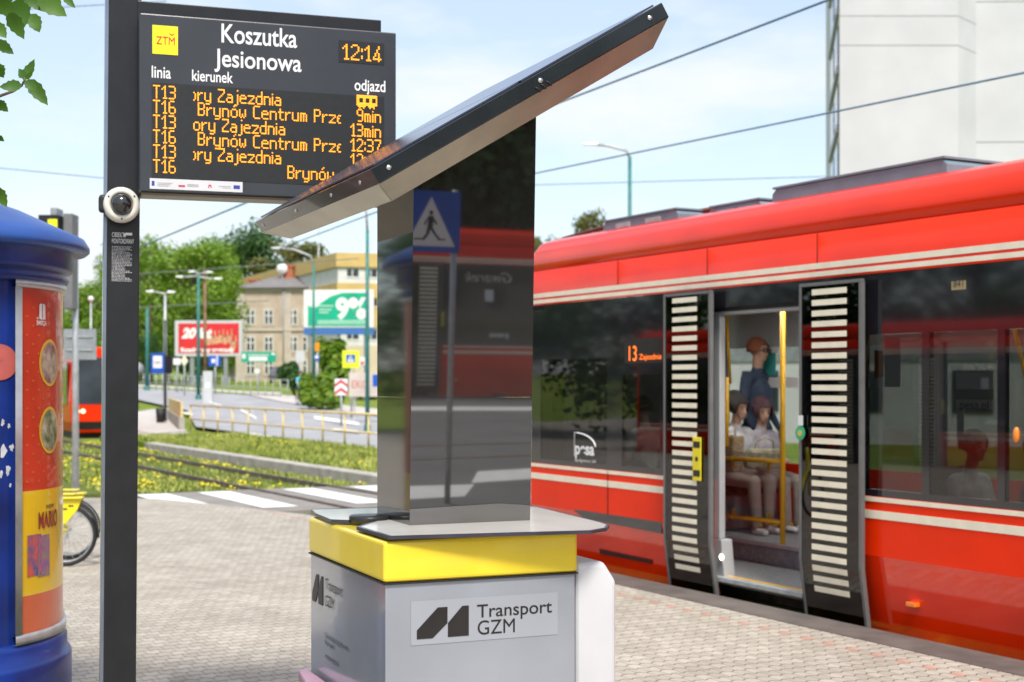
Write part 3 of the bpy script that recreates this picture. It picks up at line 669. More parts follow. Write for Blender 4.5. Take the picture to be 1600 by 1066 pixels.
def head_bones(bones, c, fwd, mi, s=1.0):
    """head about .23 m high around c, facing fwd (unit)"""
    c, f = Vector(c), Vector(fwd).normalized(); u = Vector((0, 0, 1)); sd = f.cross(u)
    bones += [(c+u*.025-f*.012, .083*s, c+u*.03+f*.018, .078*s, mi), (c-u*.02+f*.03, .062*s, c-u*.075+f*.05, .036*s, mi),
              (c+u*.0+f*.085, .013*s, c-u*.028+f*.103, .015*s, mi), (c-u*.055+f*.088, .012, c-u*.055+f*.089, .012, mi)]
    for k in (-1, 1): bones.append((c+sd*k*.082-u*.005, .014, c+sd*k*.084-u*.03-f*.004, .010, mi))
def head_parts(o, c, fwd, hairmat, style='short', glasses=False):
    c, f = Vector(c), Vector(fwd).normalized(); u = Vector((0, 0, 1)); sd = f.cross(u)
    B = Matrix((sd, f, u)).transposed()
    b = MB()
    for k in (-1, 1): b.ball(c+f*.084+sd*k*.032+u*.004, .010, 1, .6, .8, 10, 6)
    for k in (-1, 1): b.tube([c+f*.090+sd*k*.018+u*.026, c+f*.088+sd*k*.034+u*.031, c+f*.076+sd*k*.048+u*.024], .0035, 5)
    b.build('eyes', m_eye, o)
    b = MB(); b.tube([c+f*.094-sd*.024-u*.054, c+f*.103-u*.056, c+f*.094+sd*.024-u*.054], [.003, .0065, .003], 6); b.build('mouth', m_lip, o)
    b = MB(); rnd = random.Random(3)
    # cap of hair: upper and back part of an ellipsoid with an uneven fringe
    n, v = 28, 12; rows = []
    drop = {'short': -.02, 'bob': -.12, 'wavy': -.10}[style]
    for i in range(v+1):
        row = []
        for k in range(n):
            t = 2*math.pi*k/n; face = max(0, math.sin(t))       # 1 towards the face
            side_end = R(112) if style == 'short' else R(135); front_end = R(70)
            q = min(1, max(0, (face-.45)/.35)); end = side_end*(1-q)+front_end*q
            ph = end*i/v*(1+rnd.uniform(-.03, .03)); rr = (1.06 if style == 'short' else 1.16)+rnd.uniform(-.03, .03)
            p = Vector((math.sin(ph)*math.cos(t)*.099*rr, math.sin(ph)*math.sin(t)*.112*rr-.008, math.cos(ph)*.108*rr+.022))
            row.append(b.bm.verts.new(c+B @ p))
        rows.append(row)
    for i in range(v):
        for k in range(n): b._f([rows[i][k], rows[i][(k+1) % n], rows[i+1][(k+1) % n], rows[i+1][k]], True)
    h = b.build('hair', hairmat, o); h.modifiers.new('t', 'SOLIDIFY').thickness = .008
    if glasses:
        b = MB()
        for k in (-1, 1):
            ctr = c+f*.108+sd*k*.034+u*.006; b.tube([ctr+sd*math.cos(t)*.026+u*math.sin(t)*.019 for t in [2*math.pi*j/14 for j in range(15)]], .0035, 6)
            b.tube([ctr+sd*k*.026, c+sd*k*.086+u*.008-f*.02], .003, 6)
        b.tube([c+f*.11-sd*.008+u*.008, c+f*.11+sd*.008+u*.008], .003, 6); b.build('glasses', m_eye, o)
def seated(name, label, loc, rz, top, legs, hairmat, style, shoe=m_white, head_fwd=(0, -1, -.0), bag=None, seat=.44, group=None, lean=0, arms='lap', sc=1.0):
    """seated person facing local -y; origin on the floor under the hips"""
    B = []; T, L, SK, SH = 0, 1, 2, 3
    hip = Vector((0, 0, seat+.10)); ch = Vector((lean*.5, -.03, seat+.38)); sh = Vector((lean, -.02, seat+.50)); hd = Vector((lean*1.3, -.07, seat+.74))
    B += [(hip+Vector((-.07, 0, 0)), .115, hip+Vector((.07, 0, 0)), .115, L), (hip, .125, ch, .13, T), (ch+Vector((-.06, 0, 0)), .115, ch+Vector((.06, 0, 0)), .115, T),
          (sh+Vector((-.13, 0, -.015)), .062, sh+Vector((.13, 0, -.015)), .062, T), (sh, .07, sh+Vector((lean*.15, -.015, .07)), .052, T), (sh+Vector((0, -.01, .05)), .05, hd-Vector((0, 0, .05)), .048, SK)]
    head_bones(B, hd, head_fwd, SK)
    for k in (-1, 1):
        kn = Vector((k*.095, -.42, seat+.045)); an = Vector((k*.085, -.43+.02*k, .085)); B += [(hip+Vector((k*.08, -.02, -.02)), .095, kn, .066, L), (kn, .066, an, .048, L)]
        B += [(an+Vector((0, .02, -.045)), .036, an+Vector((k*.01, -.14, -.055)), .030, SH)]
        el = sh+Vector((k*.20, -.06, -.27)); wr = Vector((k*.07+lean*.4, -.27, seat+.25))
        B += [(sh+Vector((k*.155, 0, -.02)), .056, el, .042, T), (el, .042, wr, .028, T)]
        hand(B, wr, (-k*.45, -.7, .15), (k*.2, -.2, 1), SK)
    o = figure(name, label, B, [top, legs, m_skin, shoe], loc, rz, group=group); head_parts(o, hd, head_fwd, hairmat, style); o.scale = (sc, sc, sc)
    return o
# ---------------------------------------------------------------- tram
TF = 7.53                                # distance of the tram's side from the camera, square to the track
tram = thing('tram', 'red low floor tram with cream stripes and an open striped door at the platform', 'tram', TV*TF, TR, 'red trams')
TO = (TV.x*TF, TV.y*TF)
def TP(px, py, y=0):
    o = (TO[0]-math.sin(TR)*y, TO[1]+math.cos(TR)*y); return plane_hit(px, py, o, TR)
def TX(px, y=0): return TP(px, 600, y)[0]
TL_, TE = TX(830), 5.2
DX0, DX1 = TX(1113), TX(1250)
ZG, ZS = .966, 2.64                       # bottom and top of the dark window band
m_seam = M('panel_seam', (.05, .004, .003), .7, 0, .1, 9)
m_led2 = M('orange_led', (1, .16, .01), .5, 0, .02, 5, emit=.9)
m_int = M('interior_grey', (.36, .37, .38), .5, 0, .05, 4); m_floor = M('tram_floor', (.19, .195, .205), .5, 0, .2, 30); m_ceil = M('tram_ceiling', (.62, .62, .60), .5, 0, .03, 4)
LOW = [(.0, .52), (.0, ZG)]; SK = [(.11, -.14), (.065, .12), (.016, .42), (.0, .52)]
UP = [(.0, ZS), (.0, 3.0), (.012, 3.0), (.012, 3.012), (.0, 3.012), (.015, 3.12), (.055, 3.22), (.14, 3.31), (.32, 3.37), (.6, 3.39)]
def body_mesh(x0, x1, door):
    b = MB(); b.mi = 0
    nose = [x0-.42, x0-.40, x0-.30, x0-.15, x0]; ins = {x0-.42: .75, x0-.40: .50, x0-.30: .23, x0-.15: .07, x0: 0}
    def low(a, c):
        b.sweepx(LOW+[(.05, ZG), (.05, .52)], [a, c], closed=True, smooth=False)
        for x in (a, c): b.poly([(x, y, z) for y, z in LOW+[(.05, ZG), (.05, .52)]])
        b.mi = 2; b.sweepx(SK, [a, c]); b.mi = 0
        for x in (a, c): b.poly([(x, y, z) for y, z in SK+[(.05, .52), (.15, -.14)]])
    for d0, d1 in zip([x0]+[d[1]+.06 for d in door], [d[0]-.06 for d in door]+[x1]): low(d0, d1)
    # upper side panel and roof in one run, the front curved in plan
    rows = []
    for x in nose+[x1]:
        i = ins.get(x, 0); rows.append([b.bm.verts.new((x, y+i*(1-y/1.175), z-(.0 if x > x0-.2 else .06*(x0-x)))) for y, z in UP]+[b.bm.verts.new((x, 1.75, 3.39)), b.bm.verts.new((x, 2.2, 3.31)), b.bm.verts.new((x, 2.34-i*.8, 3.0)), b.bm.verts.new((x, 2.34-i*.8, ZS))])
    for i in range(len(rows)-1):
        for j in range(len(rows[0])-1): b._f([rows[i][j], rows[i+1][j], rows[i+1][j+1], rows[i][j+1]], True)
    # far side below the windows, ends
    b.box(x0, x1, 2.30, 2.36, -.12, ZG)
    b.box(x1, x1+.08, 0.004, 2.34, -.12, 3.2)
    b.mi = 1
    b.sweepx([(.75, -.1), (.7, ZG), (.72, ZS)], [x0-.42, x0-.421])
    b.mi = 0
    for k in range(4):
        xa, xb = nose[k], nose[k+1]; ya, yb = ins[xa], ins[xb]
        b._f([b.bm.verts.new((xa, ya, -.05)), b.bm.verts.new((xb, yb, -.05)), b.bm.verts.new((xb, yb, ZG)), b.bm.verts.new((xa, ya, ZG))], True)
    b.mi = 1
    for k in range(4):
        xa, xb = nose[k], nose[k+1]; ya, yb = ins[xa], ins[xb]
        b._f([b.bm.verts.new((xa, ya, ZG)), b.bm.verts.new((xb, yb, ZG)), b.bm.verts.new((xb, yb, ZS)), b.bm.verts.new((xa, ya, ZS-.03))], True)
    b.mi = 0
    b._f([b.bm.verts.new(p) for p in ((x0-.42, .75, -.05), (x0-.42, 1.6, -.05), (x0-.42, 1.6, ZG), (x0-.42, .75, ZG))])
    return b
def stripes(x0, x1, door, par):
    for z0, z1, y, cut in ((2.717, 2.763, -.004, 0), (2.657, 2.695, -.004, 0), (.928, .962, -.005, 1), (.80, .862, -.004, 1)):
        b = MB()
        for d0, d1 in (zip([x0]+[d[1]+.72 for d in door], [d[0]-.72 for d in door]+[x1]) if cut else [(x0-.02, x1)]): b.box(d0, d1, y, .004, z0, z1)
        b.build('cream_stripe', m_cream, par)
def door_leaf(par, x0, x1, zt, bars, bx0, bx1, glassm):
    """sliding leaf standing proud of the side, kicked inwards at the foot like the skirt"""
    b = MB(); prof = [(-.10, zt), (-.10, .42), (-.045, .03), (-.035, -.05)]
    def strip(a, c, y=0): b.sweepx([(p+y, z) for p, z in prof], [a, c], smooth=False)
    b.mi = 1; strip(x0+.02, x1-.02, .002); strip(x0+.02, x1-.02, .028); b.mi = 0
    for a, c in ((x0, x0+.025), (x1-.025, x1)):
        b.sweepx([(p-.004, z) for p, z in prof]+[(p+.035, z) for p, z in prof[::-1]], [a, c], smooth=False, closed=True)
        for x in (a, c): b.poly([(x, p-.004, z) for p, z in prof]+[(x, p+.035, z) for p, z in prof[::-1]])
    b.box(x0, x1, -.104, -.07, zt-.004, zt+.022)
    d = b.build('door_leaf', [m_rubg, glassm], par)
    b = MB()
    for z in bars:
        y = -.10 if z > .42 else -.10+(.42-z)/.39*.055; h = .022
        y2 = -.10 if z-h > .42 else -.10+(.42-z+h)/.39*.055; y1 = -.10 if z+h > .42 else -.10+(.42-z-h)/.39*.055
        b.prism([(bx0, y1-.001, z+h), (bx1, y1-.001, z+h), (bx1, y2-.001, z-h), (bx0, y2-.001, z-h)], (0, -.004, 0))
    b.build('safety_bars', m_cream, d); return d
m_rubg = M('grey_rubber_seal', (.13, .13, .13), .5, 0, .1, 8)
m_glass_leaf = glass('leaf_glass', (.16, .165, .165), 1.0, 1.6)
def band(par, x0, x1, wins, doors):
    """flush black band; the panes are set in its openings"""
    b = MB(); cuts = sorted([(w[0], w[1], w[2], w[3]) for w in wins]+[(d[0]-.06, d[1]+.06, ZG, d[2]) for d in doors]); x = x0
    for a, c, z0, z1 in cuts:
        b.box(x, a, .001, .045, ZG, ZS-.001); b.box(a, c, .001, .045, z1, ZS-.001)
        if z0 > ZG+.001: b.box(a, c, .001, .045, ZG, z0)
        x = c
    b.box(x, x1, .001, .045, ZG, ZS-.001); b.build('window_band', m_blk, par)
    for a, c, z0, z1 in wins:
        b = MB(); b.box(a+.001, c-.001, .003, .010, z0+.001, z1-.001); b.build('window', m_glass_tram, par)
def zat(px, py): return TP(px, py)[1]
ZO = 2.47
wins = [(TX(845), TX(948), 1.02, 2.06), (TX(972), TX(1033)-.02, 1.02, 1.90), (TX(1352), TX(1440), 1.02, 2.18), (TX(1452), TX(1558), 1.02, 2.18), (TX(1570), TX(1570)+1.25, 1.02, 2.18), (TX(1570)+1.4, TX(1570)+2.7, 1.02, 2.18), (TX(1570)+2.85, TX(1570)+4.2, 1.02, 2.18), (TX(1570)+4.4, TX(1570)+6.0, 1.02, 2.18), (TX(1570)+6.2, TX(1570)+8.0, 1.02, 2.18)]
body_mesh(TL_, TE, [(DX0, DX1)]).build('body', [m_red, m_blk, m_skirt], tram)
band(tram, TL_, TE, wins, [(DX0, DX1, ZO)])
stripes(TL_, TE, [(DX0, DX1)], tram)
b = MB()
for px in (965, 1105, 1277):
    x = TX(px); b.box(x-.004, x+.004, -.0015, .003, 2.645, 3.0)
x = TX(950); b.box(x-.004, x+.004, -.0055, .003, .53, ZG)
b.box(TX(1420)+1.9-.003, TX(1420)+1.9+.003, -.0015, .003, .53, .79)
b.build('panel_seams', m_seam, tram)
# leaves with 30 cream bars each
lx0, lx1 = TX(1037, -.1), TX(1110, -.1); rx0, rx1 = TX(1249, -.1), TX(1346, -.1)
def zl(px, py): return TP(px, py, -.1)[1]
n = 29; zt_, zb_ = zl(1070, 469), zl(1070, 888)
door_leaf(tram, lx0, lx1, zl(1070, 461), [zt_+(zb_-zt_)*k/(n-1) for k in range(n)], TX(1051, -.1), TX(1089, -.1), m_glass_leaf)
zt_, zb_ = zl(1298, 455), zl(1298, 925)
door_leaf(tram, rx0, rx1, zl(1298, 444), [zt_+(zb_-zt_)*k/(n-1) for k in range(n)], TX(1269, -.1), TX(1323, -.1), m_glass_leaf)
# yellow button plate on the left leaf
b = MB(); x0, z1 = TP(1082, 683, -.115); x1, z0 = TP(1095, 752, -.115); b.box(x0, x1, -.116, -.106, z0, z1); bt = b.build('button_plate', M('button_yellow', (.75, .62, .02), .4, 0, .05, 6), tram, bevel=.006)
b = MB()
for k in range(3):
    zc = z0+(z1-z0)*(.17+.33*k); b.box(x0+.012, x1-.012, -.1175, -.1155, zc-.028, zc+.028) if k != 1 else b.disc(((x0+x1)/2, -.1175, zc), .022)
b.build('button_symbols', m_btext, bt)
# skirt: dark gap and lower flap with a slot ahead of the door
b = MB(); x0, za = TP(908, 795); x1, zb2 = TP(1034, 830)
b.prism([(x0-.15, -.002, .53), (x0, -.002, .535), (x1, -.002, .535), (x1+.0, -.002, .43), (x0+.05, -.002, .455), (x0-.1, -.002, .51)], (0, .02, 0)); b.build('skirt_gap', m_blk, tram)
b = MB(); xs = TX(930); b.prism([(xs, .055, .12), (xs+.9, .055, .12), (xs+.9, .048, .16), (xs, .046, .17)], (0, .03, 0)); b.build('skirt_slot', m_seam, tram)
# doorway: header, jambs, sill, podium, poles
b = MB(); b.box(DX0-.1, DX1+.1, .05, .30, ZO-.03, ZO+.16); b.build('door_header', m_rub, tram)
m_jamb = M('jamb_grey', (.34, .35, .36), .4, 0, .05, 5)
b = MB(); b.box(DX0-.05, DX0+.03, .055, .12, .45, ZO-.06); b.prism([(DX0-.05, .055, .45), (DX0+.055, .055, .45), (DX0+.10, .055, .12), (DX0-.05, .055, .12)], (0, .12, 0)); b.box(DX0-.05, DX1+.03, .055, .16, ZO-.06, ZO-.03); b.build('door_jamb', m_jamb, tram, bevel=.008)
b = MB(); b.box(DX0-.05, DX1+.05, -.02, .075, .10, .135); b.build('door_sill', m_galv, tram)
b = MB(); b.box(DX0-.02, DX1+.03, .078, .125, .130, .137); b.build('sill_stripe', m_yel, tram)
b = MB(); b.box(TL_+.9, TE, .077, 2.3, .06, .129); b.build('floor', m_floor, tram)
b = MB(); b.box(DX0-1.6, DX1+.15, .92, 2.3, .131, .33); b.mi = 1; b.box(DX0-1.6, DX1+.15, .895, .919, .30, .335); b.build('podium', [m_floor, m_galv], tram)
b = MB(); b.lathe([(.0005, .0), (.022, .0), (.026, .010)], 16, (DX0+.075, .05, .30), Matrix.Rotation(R(90), 3, 'X')); b.build('step_lamp', M('lamp_lens', (1, .95, .8), .3, 0, .02, 4, emit=3), tram)
b = MB(); b.box(TL_, TE, .1, 2.28, 2.60, 2.63); b.build('ceiling', m_ceil, tram)
b = MB()
for xx in range(4): b.box(TL_+1.5+xx*4.4, TL_+5.2+xx*4.4, .85, 1.1, 2.585, 2.598)
b.build('added_ceiling_light', M('added_light_panel', (1, .97, .9), .4, 0, .01, 3, emit=6.0), tram)  # unseen light panels, added to brighten the tram interior
b = MB(); x = TL_+.3
for k in range(13): b.box(x-.09, x+.09, 2.29, 2.36, ZG, ZS); x += 1.62
b.box(TL_-.3, TE, 2.29, 2.36, 2.2, ZS); b.box(TE-.0, TE+.03, .05, 2.3, .1, 2.6); b.build('far_side_frame', m_int, tram)
b = MB(); b.box(TL_, TE, 2.305, 2.312, ZG, 2.2); b.build('far_glazing', glass('far_glass', (.72, .74, .74)), tram)
b = MB(); b.box(TX(868), TX(868)+.05, .1, 2.2, .13, 2.6); b.build('cab_partition', M('cab_partition', (.10, .10, .11), .5), tram)
# yellow rails by the door
def rail_(name, pts, r=.018): b = MB(); b.tube(pts, r, 12); return b.build(name, m_yel, tram)
py_ = .95
def IP(px, py, y=py_): x, z = TP(px, py, y); return Vector((x, y, z))
xa = IP(1223, 600).x; rail_('grab_pole', [(xa, py_, 0.33), (xa, py_, 2.6)], .024)
p = IP(1134, 590, .40); q_ = IP(1134, 698, .40); rail_('grab_pole', [p, q_], .028)
for y1, y2, st in ((716, 712, -1), (806, 800, 1)):
    a = IP(1131, y1); c = IP(1222, y2); r_ = rail_('guard_rail', [a, (c.x, c.y, a.z+.01)], .023)
    for px in (1146, 1201): e = IP(px, y1); b = MB(); b.tube([(e.x, e.y, a.z), (e.x, e.y, a.z+.085*st)], .016, 10); b.lathe([(.0, -.022), (.024, -.022), (.024, .022), (.0, .022)], 12, (e.x, e.y, a.z), Matrix.Rotation(R(90), 3, 'Y')); b.build('clamp', m_yel, tram)
b = MB(); b.box(IP(1131, 700).x, IP(1222, 700).x, py_-.02, py_-.014, .42, 1.16); b.build('screen_pane', glass('screen_glass', (.80, .80, .82), 1, 1.45), tram)
for px in (1145,): rail_('grab_pole', [IP(px-4, 600, 1.9), (IP(px-10, 500, 1.9).x, 1.9, 2.6)], .017)
for x in (TX(1480), TX(1530), TX(1400)): rail_('grab_pole', [(x+.2, 1.2, .33), (x+.2, 1.2, 1.7), (x-.02, 1.15, 2.6)], .016)
b = MB()
for k in range(5):
    x = DX0+.45+k*.12; b.tube([(x, 1.35, 2.42), (x-.03, 1.35, 2.25), (x+.03, 1.35, 2.25), (x, 1.35, 2.42)], .009, 6)
b.tube([(DX0, 1.35, 2.44), (DX1+.4, 1.35, 2.44)], .016, 8); b.build('hand_straps', m_yel, tram)
# seats
m_seatf = M('seat_fabric', (.10, .06, .05), .8, 0, .4, 40); m_ply = M('seat_shell', (.36, .37, .38), .4)
def seat(x, y, rz=0, z=.33):
    T = Matrix.Translation((x, y, z)) @ Matrix.Rotation(rz, 4, 'Z')
    b = MB(); b.box(-.22, .22, -.2, .22, .36, .44, T); b.box(-.22, .22, .18, .25, .44, 1.02, T); b.mi = 1; b.box(-.2, .2, -.12, .2, 0, .36, T); return b.build('seat', [m_seatf, m_ply], tram, bevel=.03)
SX1 = IP(1152, 650, 1.38).x-.06; SX2 = IP(1200, 650, 1.80).x-.06
for x, y in ((SX1, 1.38), (SX2, 1.80)): seat(x-.12, y, R(90))
for px in (1380, 1520, 1600, 1680): seat(TX(px)+.25, .62, R(90) if px < 1400 else R(-90), .16)
seat(TX(900)-.1, 1.1, R(90), .3)
# destination display, notices, logos
b = MB(); x0, z1 = TP(976, 530); x1 = TX(1036)-.02; z0 = zat(976, 568); b.box(x0, x1, -.0005, .004, z0, z1); dsp = b.build('side_display', m_scr, tram)
x0, z0 = TP(983, 564); add_text('lettering', '13', m_led2, dsp, (x0, -.002, z0), TX(995)-x0, .14)
x0, z0 = TP(999, 562); add_text('lettering', 'Zajezdnia', m_led2, dsp, (x0, -.002, z0), TX(1034)-x0, .05)
x0, z0 = TP(899, 709); x1 = TX(929)
lg = add_text('lettering', 'pesa', m_wtext, tram, (x0, -.003, z0), x1-x0, .12, bold=.03); add_text('lettering', 'Bydgoszcz SA', m_wtext, tram, (x0, -.003, z0-.075), (x1-x0)*1.1, .028)
b = MB(); rr = .215
b.tube([(x0-.01, -.003, z0-.02), (x0-.01, -.003, z0+rr)]+[(x0-.01+(x1-x0+.03)*math.sin(R(t)), -.003, z0+rr-(rr-.08)*(1-math.cos(R(t)))) for t in range(10, 91, 10)], .007, 6); b.build('logo_arc', m_wtext, tram)
m_paper = M('paper_notice', (.70, .71, .72), .7, 0, .05, 5); m_pteal = M('notice_teal', (.05, .38, .36), .6)
def notice(pa, pb, y, m=None, name='notice'):
    x0, z1 = TP(*pa, y); x1, z0 = TP(*pb, y); b = MB(); b.box(x0, x1, y, y+.003, z0, z1); return b.build(name, m or m_paper, tram)
notice((1382, 528), (1407, 605), .02); notice((1343, 586), (1358, 606), .02); notice((1366, 592), (1375, 606), .02); notice((1366, 548), (1380, 590), .02, M('notice_orange', (.50, .16, .02), .6))
notice((1494, 582), (1551, 608), .02); n_ = notice((1494, 624), (1551, 640), .02)
x0, z0 = TP(1500, 639, .02); add_text('lettering', 'pesa.pl', m_btext, n_, (x0, .018, z0), TX(1545, .02)-x0, .06)
notice((1495, 640), (1506, 688), .02)
b = MB(); x0, z1 = TP(1487, 440); x1, z0 = TP(1509, 452); b.box(x0, x1, -.003, .001, z0, z1); b.build('number_plate', M('plate_brown', (.32, .25, .12), .5), tram)
add_text('lettering', '841', m_btext, tram, (x0+.02, -.0042, z0+.018), x1-x0-.04, .045)
sgn = notice((1180, 543), (1216, 552), 2.2); sg2 = notice((1180, 552), (1212, 587), 2.2, m_pteal); notice((1180, 590), (1247, 606), 2.2)
b = MB(); x0, z1 = TP(1188, 545, 2.19); x1, z0 = TP(1200, 551, 2.19); b.box(x0, x1, 2.185, 2.195, z0, z1); b.build('notice_mark', m_btext, tram)
def mark(px, py, r, m, name, sz=1.6):
    x, z = TP(px, py, -.01); b = MB(); b.ball((x, -.004, z), r, .45, .4, 1.0 if sz == 1 else 1, 12, 8); return b.build(name, m, tram)
m_amb = M('amber_reflector', (.85, .22, .01), .2, 0, .05, 6, coat=1)
mark(1587, 680, .055, m_amb, 'side_marker'); x, z = TP(1422, 945); b = MB(); b.box(x-.045, x+.045, .0, .07, z-.016, z+.016); b.build('side_reflector', m_amb, tram, bevel=.004)
x, z = TP(1249, 677, -.13); b = MB(); b.disc((x, -.125, z), .055, 'y', .006); b.mi = 1; b.box(x-.02, x+.03, -.126, -.12, z+.06, z+.14); b.mi = 2; b.disc((x, -.127, z), .026, 'y', .003); b.build('validation_sticker', [M('sticker_green', (.03, .35, .18), .4), m_paper, M('sticker_ochre', (.5, .38, .08), .4)], tram)
# mirror at the front and roof equipment
b = MB(); x, z = TP(829, 468); b.box(x-.12, x-.02, -.18, -.03, z-.11, z+.11); b.tube([(x-.05, .05, z+.05), (x-.05, -.10, z+.05)], .02, 8); b.build('camera_arm', m_rub, tram, bevel=.03)
m_roofg = M('roof_unit_grey', (.16, .24, .29), .8, .1, .1, 5)
def unit(px0, px1, pyt, y0, y1, grille=False):
    x0, x1 = TX(px0, y0), TX(px1, y0); zt = TP(px0, pyt, y0)[1]
    b = MB(); b.prism([(x0, y0, 3.2), (x1, y0, 3.2), (x1, y0, zt-.04), (x1-.05, y0, zt), (x0+.05, y0, zt), (x0, y0, zt-.04)], (0, y1-y0, 0)); u = b.build('roof_unit', m_roofg, tram, bevel=.01)
    b = MB()
    if grille:
        for k in range(16): xx = x0+.08+k*(x1-x0)*.32/16; b.box(xx, xx+.02, y0-.006, y0+.004, zt-.30, zt-.13)
    else:
        for f in (.2, .6): xx = x0+(x1-x0)*f; b.box(xx, xx+.25, y0-.02, y0+.01, zt-.09, zt-.04)
    b.mi = 1; b.box(x0+.02, x1-.02, y0-.012, y1, zt+.001, zt+.018); b.build('grille' if grille else 'vent', [m_rub if grille else m_galv, m_roofg], u)
unit(942, 1060, 348, .55, 1.8); unit(1107, 1190, 326, .6, 1.8); unit(1206, 1480, 297, .5, 1.9, True)
b = MB(); x0 = TX(880, .6); b.tube([(x0, .6, 3.3), (x0, .6, 3.42), (x0+.9, .7, 3.5), (x0+2.4, .9, 3.52)], .02, 6); b.box(x0, x0+2.2, .65, 1.6, 3.40, 3.44); b.build('pantograph_base', M('rust_brown', (.12, .035, .025), .6), tram)

# ---------------------------------------------------------------- second tram (stands behind the camera, seen in the black pylon)
c_, s_ = math.cos(KA), math.sin(KA)
nh = Vector((s_, -c_, 0)); pp = Vector((K0[0]+px0*c_-py0*s_, K0[1]+px0*s_+py0*c_, 0))
def refl(px, Y, z=0):
    """where a thing must really stand to be mirrored by the pylon front at that place"""
    v = Vector(((px-800)/F*Y, Y, z)); return v-nh*2*((v-pp).dot(nh))
r0, r1 = refl(828, 29.4), refl(560, 28.2); ang2 = math.atan2(r1.y-r0.y, r1.x-r0.x)
tram2 = thing('tram', 'red tram with a script name on its black side, mirrored in the black pylon', 'tram', r0, ang2, 'red trams')
d2 = (2.62, 3.85)
body_mesh(-4, 11, [d2]).build('body', [m_red, m_blk, m_skirt], tram2)
b = MB(); b.box(-4, 11, .001, .045, ZG, ZS-.001); b.build('window_band', m_blk, tram2); stripes(-4, 11, [d2], tram2)
bars = [2.52-k*.084 for k in range(29)]
door_leaf(tram2, 1.98, 2.60, 2.60, bars, 2.08, 2.46, m_blk); door_leaf(tram2, 3.87, 4.49, 2.60, bars, 4.0, 4.38, m_blk)
add_text('lettering', 'Gwarek', m_cream, tram2, (.47, -.003, 2.28), 1.02, .2, slant=.35, bold=-.008)
b = MB(); b.box(.85, 1.03, -.002, .002, 1.88, 2.12); b.build('notice', m_paper, tram2)
add_text('lettering', 'pesa', m_wtext, tram2, (.5, -.003, 1.15), .42, .11, bold=.02)
b = MB(); b.ball((1.6, 0, .25), .05, 1, .4, .7, 10, 6); b.build('side_marker', m_amb, tram2)
b = MB(); b.box(1.9, 1.97, -.004, .002, 1.35, 1.65); b.build('button_plate', bpy.data.materials['button_yellow'], tram2)
t3 = copy_tree(tram2); t3.location = (-17, 13.5, -.2); t3.rotation_euler = (0, 0, R(90)+math.atan2(.488, .873)*.6); t3['label'] = 'extra red tram added out of view for its reflection in the near tram windows'  # unseen copy added to give the near windows a red reflected band
# people in the tram
OW = Vector((0, 0, 0))
def in_tram(x, y, z): v = Matrix.Rotation(TR, 4, 'Z') @ Vector((x, y, z)); return v+TV*TF
m_top1 = M('white_blouse', (.62, .63, .66), .8, 0, .06, 12, bump=.15); m_tr1 = M('beige_trousers', (.40, .35, .30), .8, 0, .08, 14, bump=.2); m_top2 = M('pale_mauve_blouse', (.50, .47, .52), .8, 0, .12, 20); m_tr2 = M('taupe_trousers', (.34, .29, .26), .8, 0, .1, 14)
m_navy = M('navy_jacket', (.05, .075, .13), .8, 0, .15, 12); m_jean = M('dark_jeans', (.02, .03, .06), .8, 0, .2, 14); m_bshoe = M('black_shoe', (.02, .02, .02), .4)
w1 = seated('person', 'seated dark haired person in white top and beige trousers with a bag on the lap', in_tram(SX1, 1.38, .33), TR+R(90), m_top1, m_tr1, m_hair_d, 'bob', m_white, (.12, -.9, -.35), sc=1.06)
w2 = seated('person', 'seated passenger with plum coloured hair leaning beside the dark haired person', in_tram(SX2, 1.80, .33), TR+R(90), m_top2, m_tr2, m_hair_p, 'bob', m_white, (-.25, -.9, -.3), lean=-.06, sc=1.02)
bagp = in_tram(SX1+.42, 1.42, .33+.64)
bag = thing('handbag', 'grey cream handbag held on the lap of the seated person', 'bag', bagp, TR+R(75))
m_bag = M('bag_canvas', (.40, .38, .25), .8, 0, .35, 16, bump=.3)
b = MB(); pr = [(-.19, 0), (.19, 0), (.205, .09), (.17, .2), (-.17, .2), (-.205, .09)]; b.prism([(x, -.06, z) for x, z in pr], (0, .12, 0)); b.build('pouch', m_bag, bag, bevel=.03, seg=3)
b = MB(); b.tube([(-.1, -.02, .19), (-.09, -.03, .27), (0, -.04, .31), (.09, -.03, .27), (.1, -.02, .19)], .010, 8); b.build('handle', m_bag, bag)
b = MB(); b.box(-.08, .08, -.068, -.06, .04, .12); b.build('pocket', m_bag, bag, bevel=.01)
ph = in_tram(SX1-.01, 1.12, .33+.74); tote = thing('shopping_bag', 'tan woven shopping bag beside the seated person', 'bag', in_tram(IP(1143, 700, 1.05).x, 1.05, IP(1143, 738, 1.05).z), TR)
b = MB(); b.prism([(-.09, -.06, 0), (.09, -.06, 0), (.11, -.06, .36), (-.11, -.06, .36)], (0, .14, 0)); b.build('pouch', M('woven_tan', (.42, .33, .20), .9, 0, .3, 50, bump=.5), tote, bevel=.02)
b = MB(); b.tube([(-.06, 0, .35), (-.05, 0, .47), (.05, 0, .47), (.06, 0, .35)], .008, 8); b.build('handle', bpy.data.materials['woven_tan'], tote)
for w, bx in ((w1, 1), (w2, 1)):
    b = MB()
    for k in (-1, 1): b.tube([(k*.075-.03, -.50, .085), (k*.085, -.535, .082), (k*.095+.03, -.50, .085)], .012, 6)
    b.build('shoe_strap', M('mustard_strap', (.55, .36, .04), .6) if w is w1 else bpy.data.materials['mustard_strap'], w)
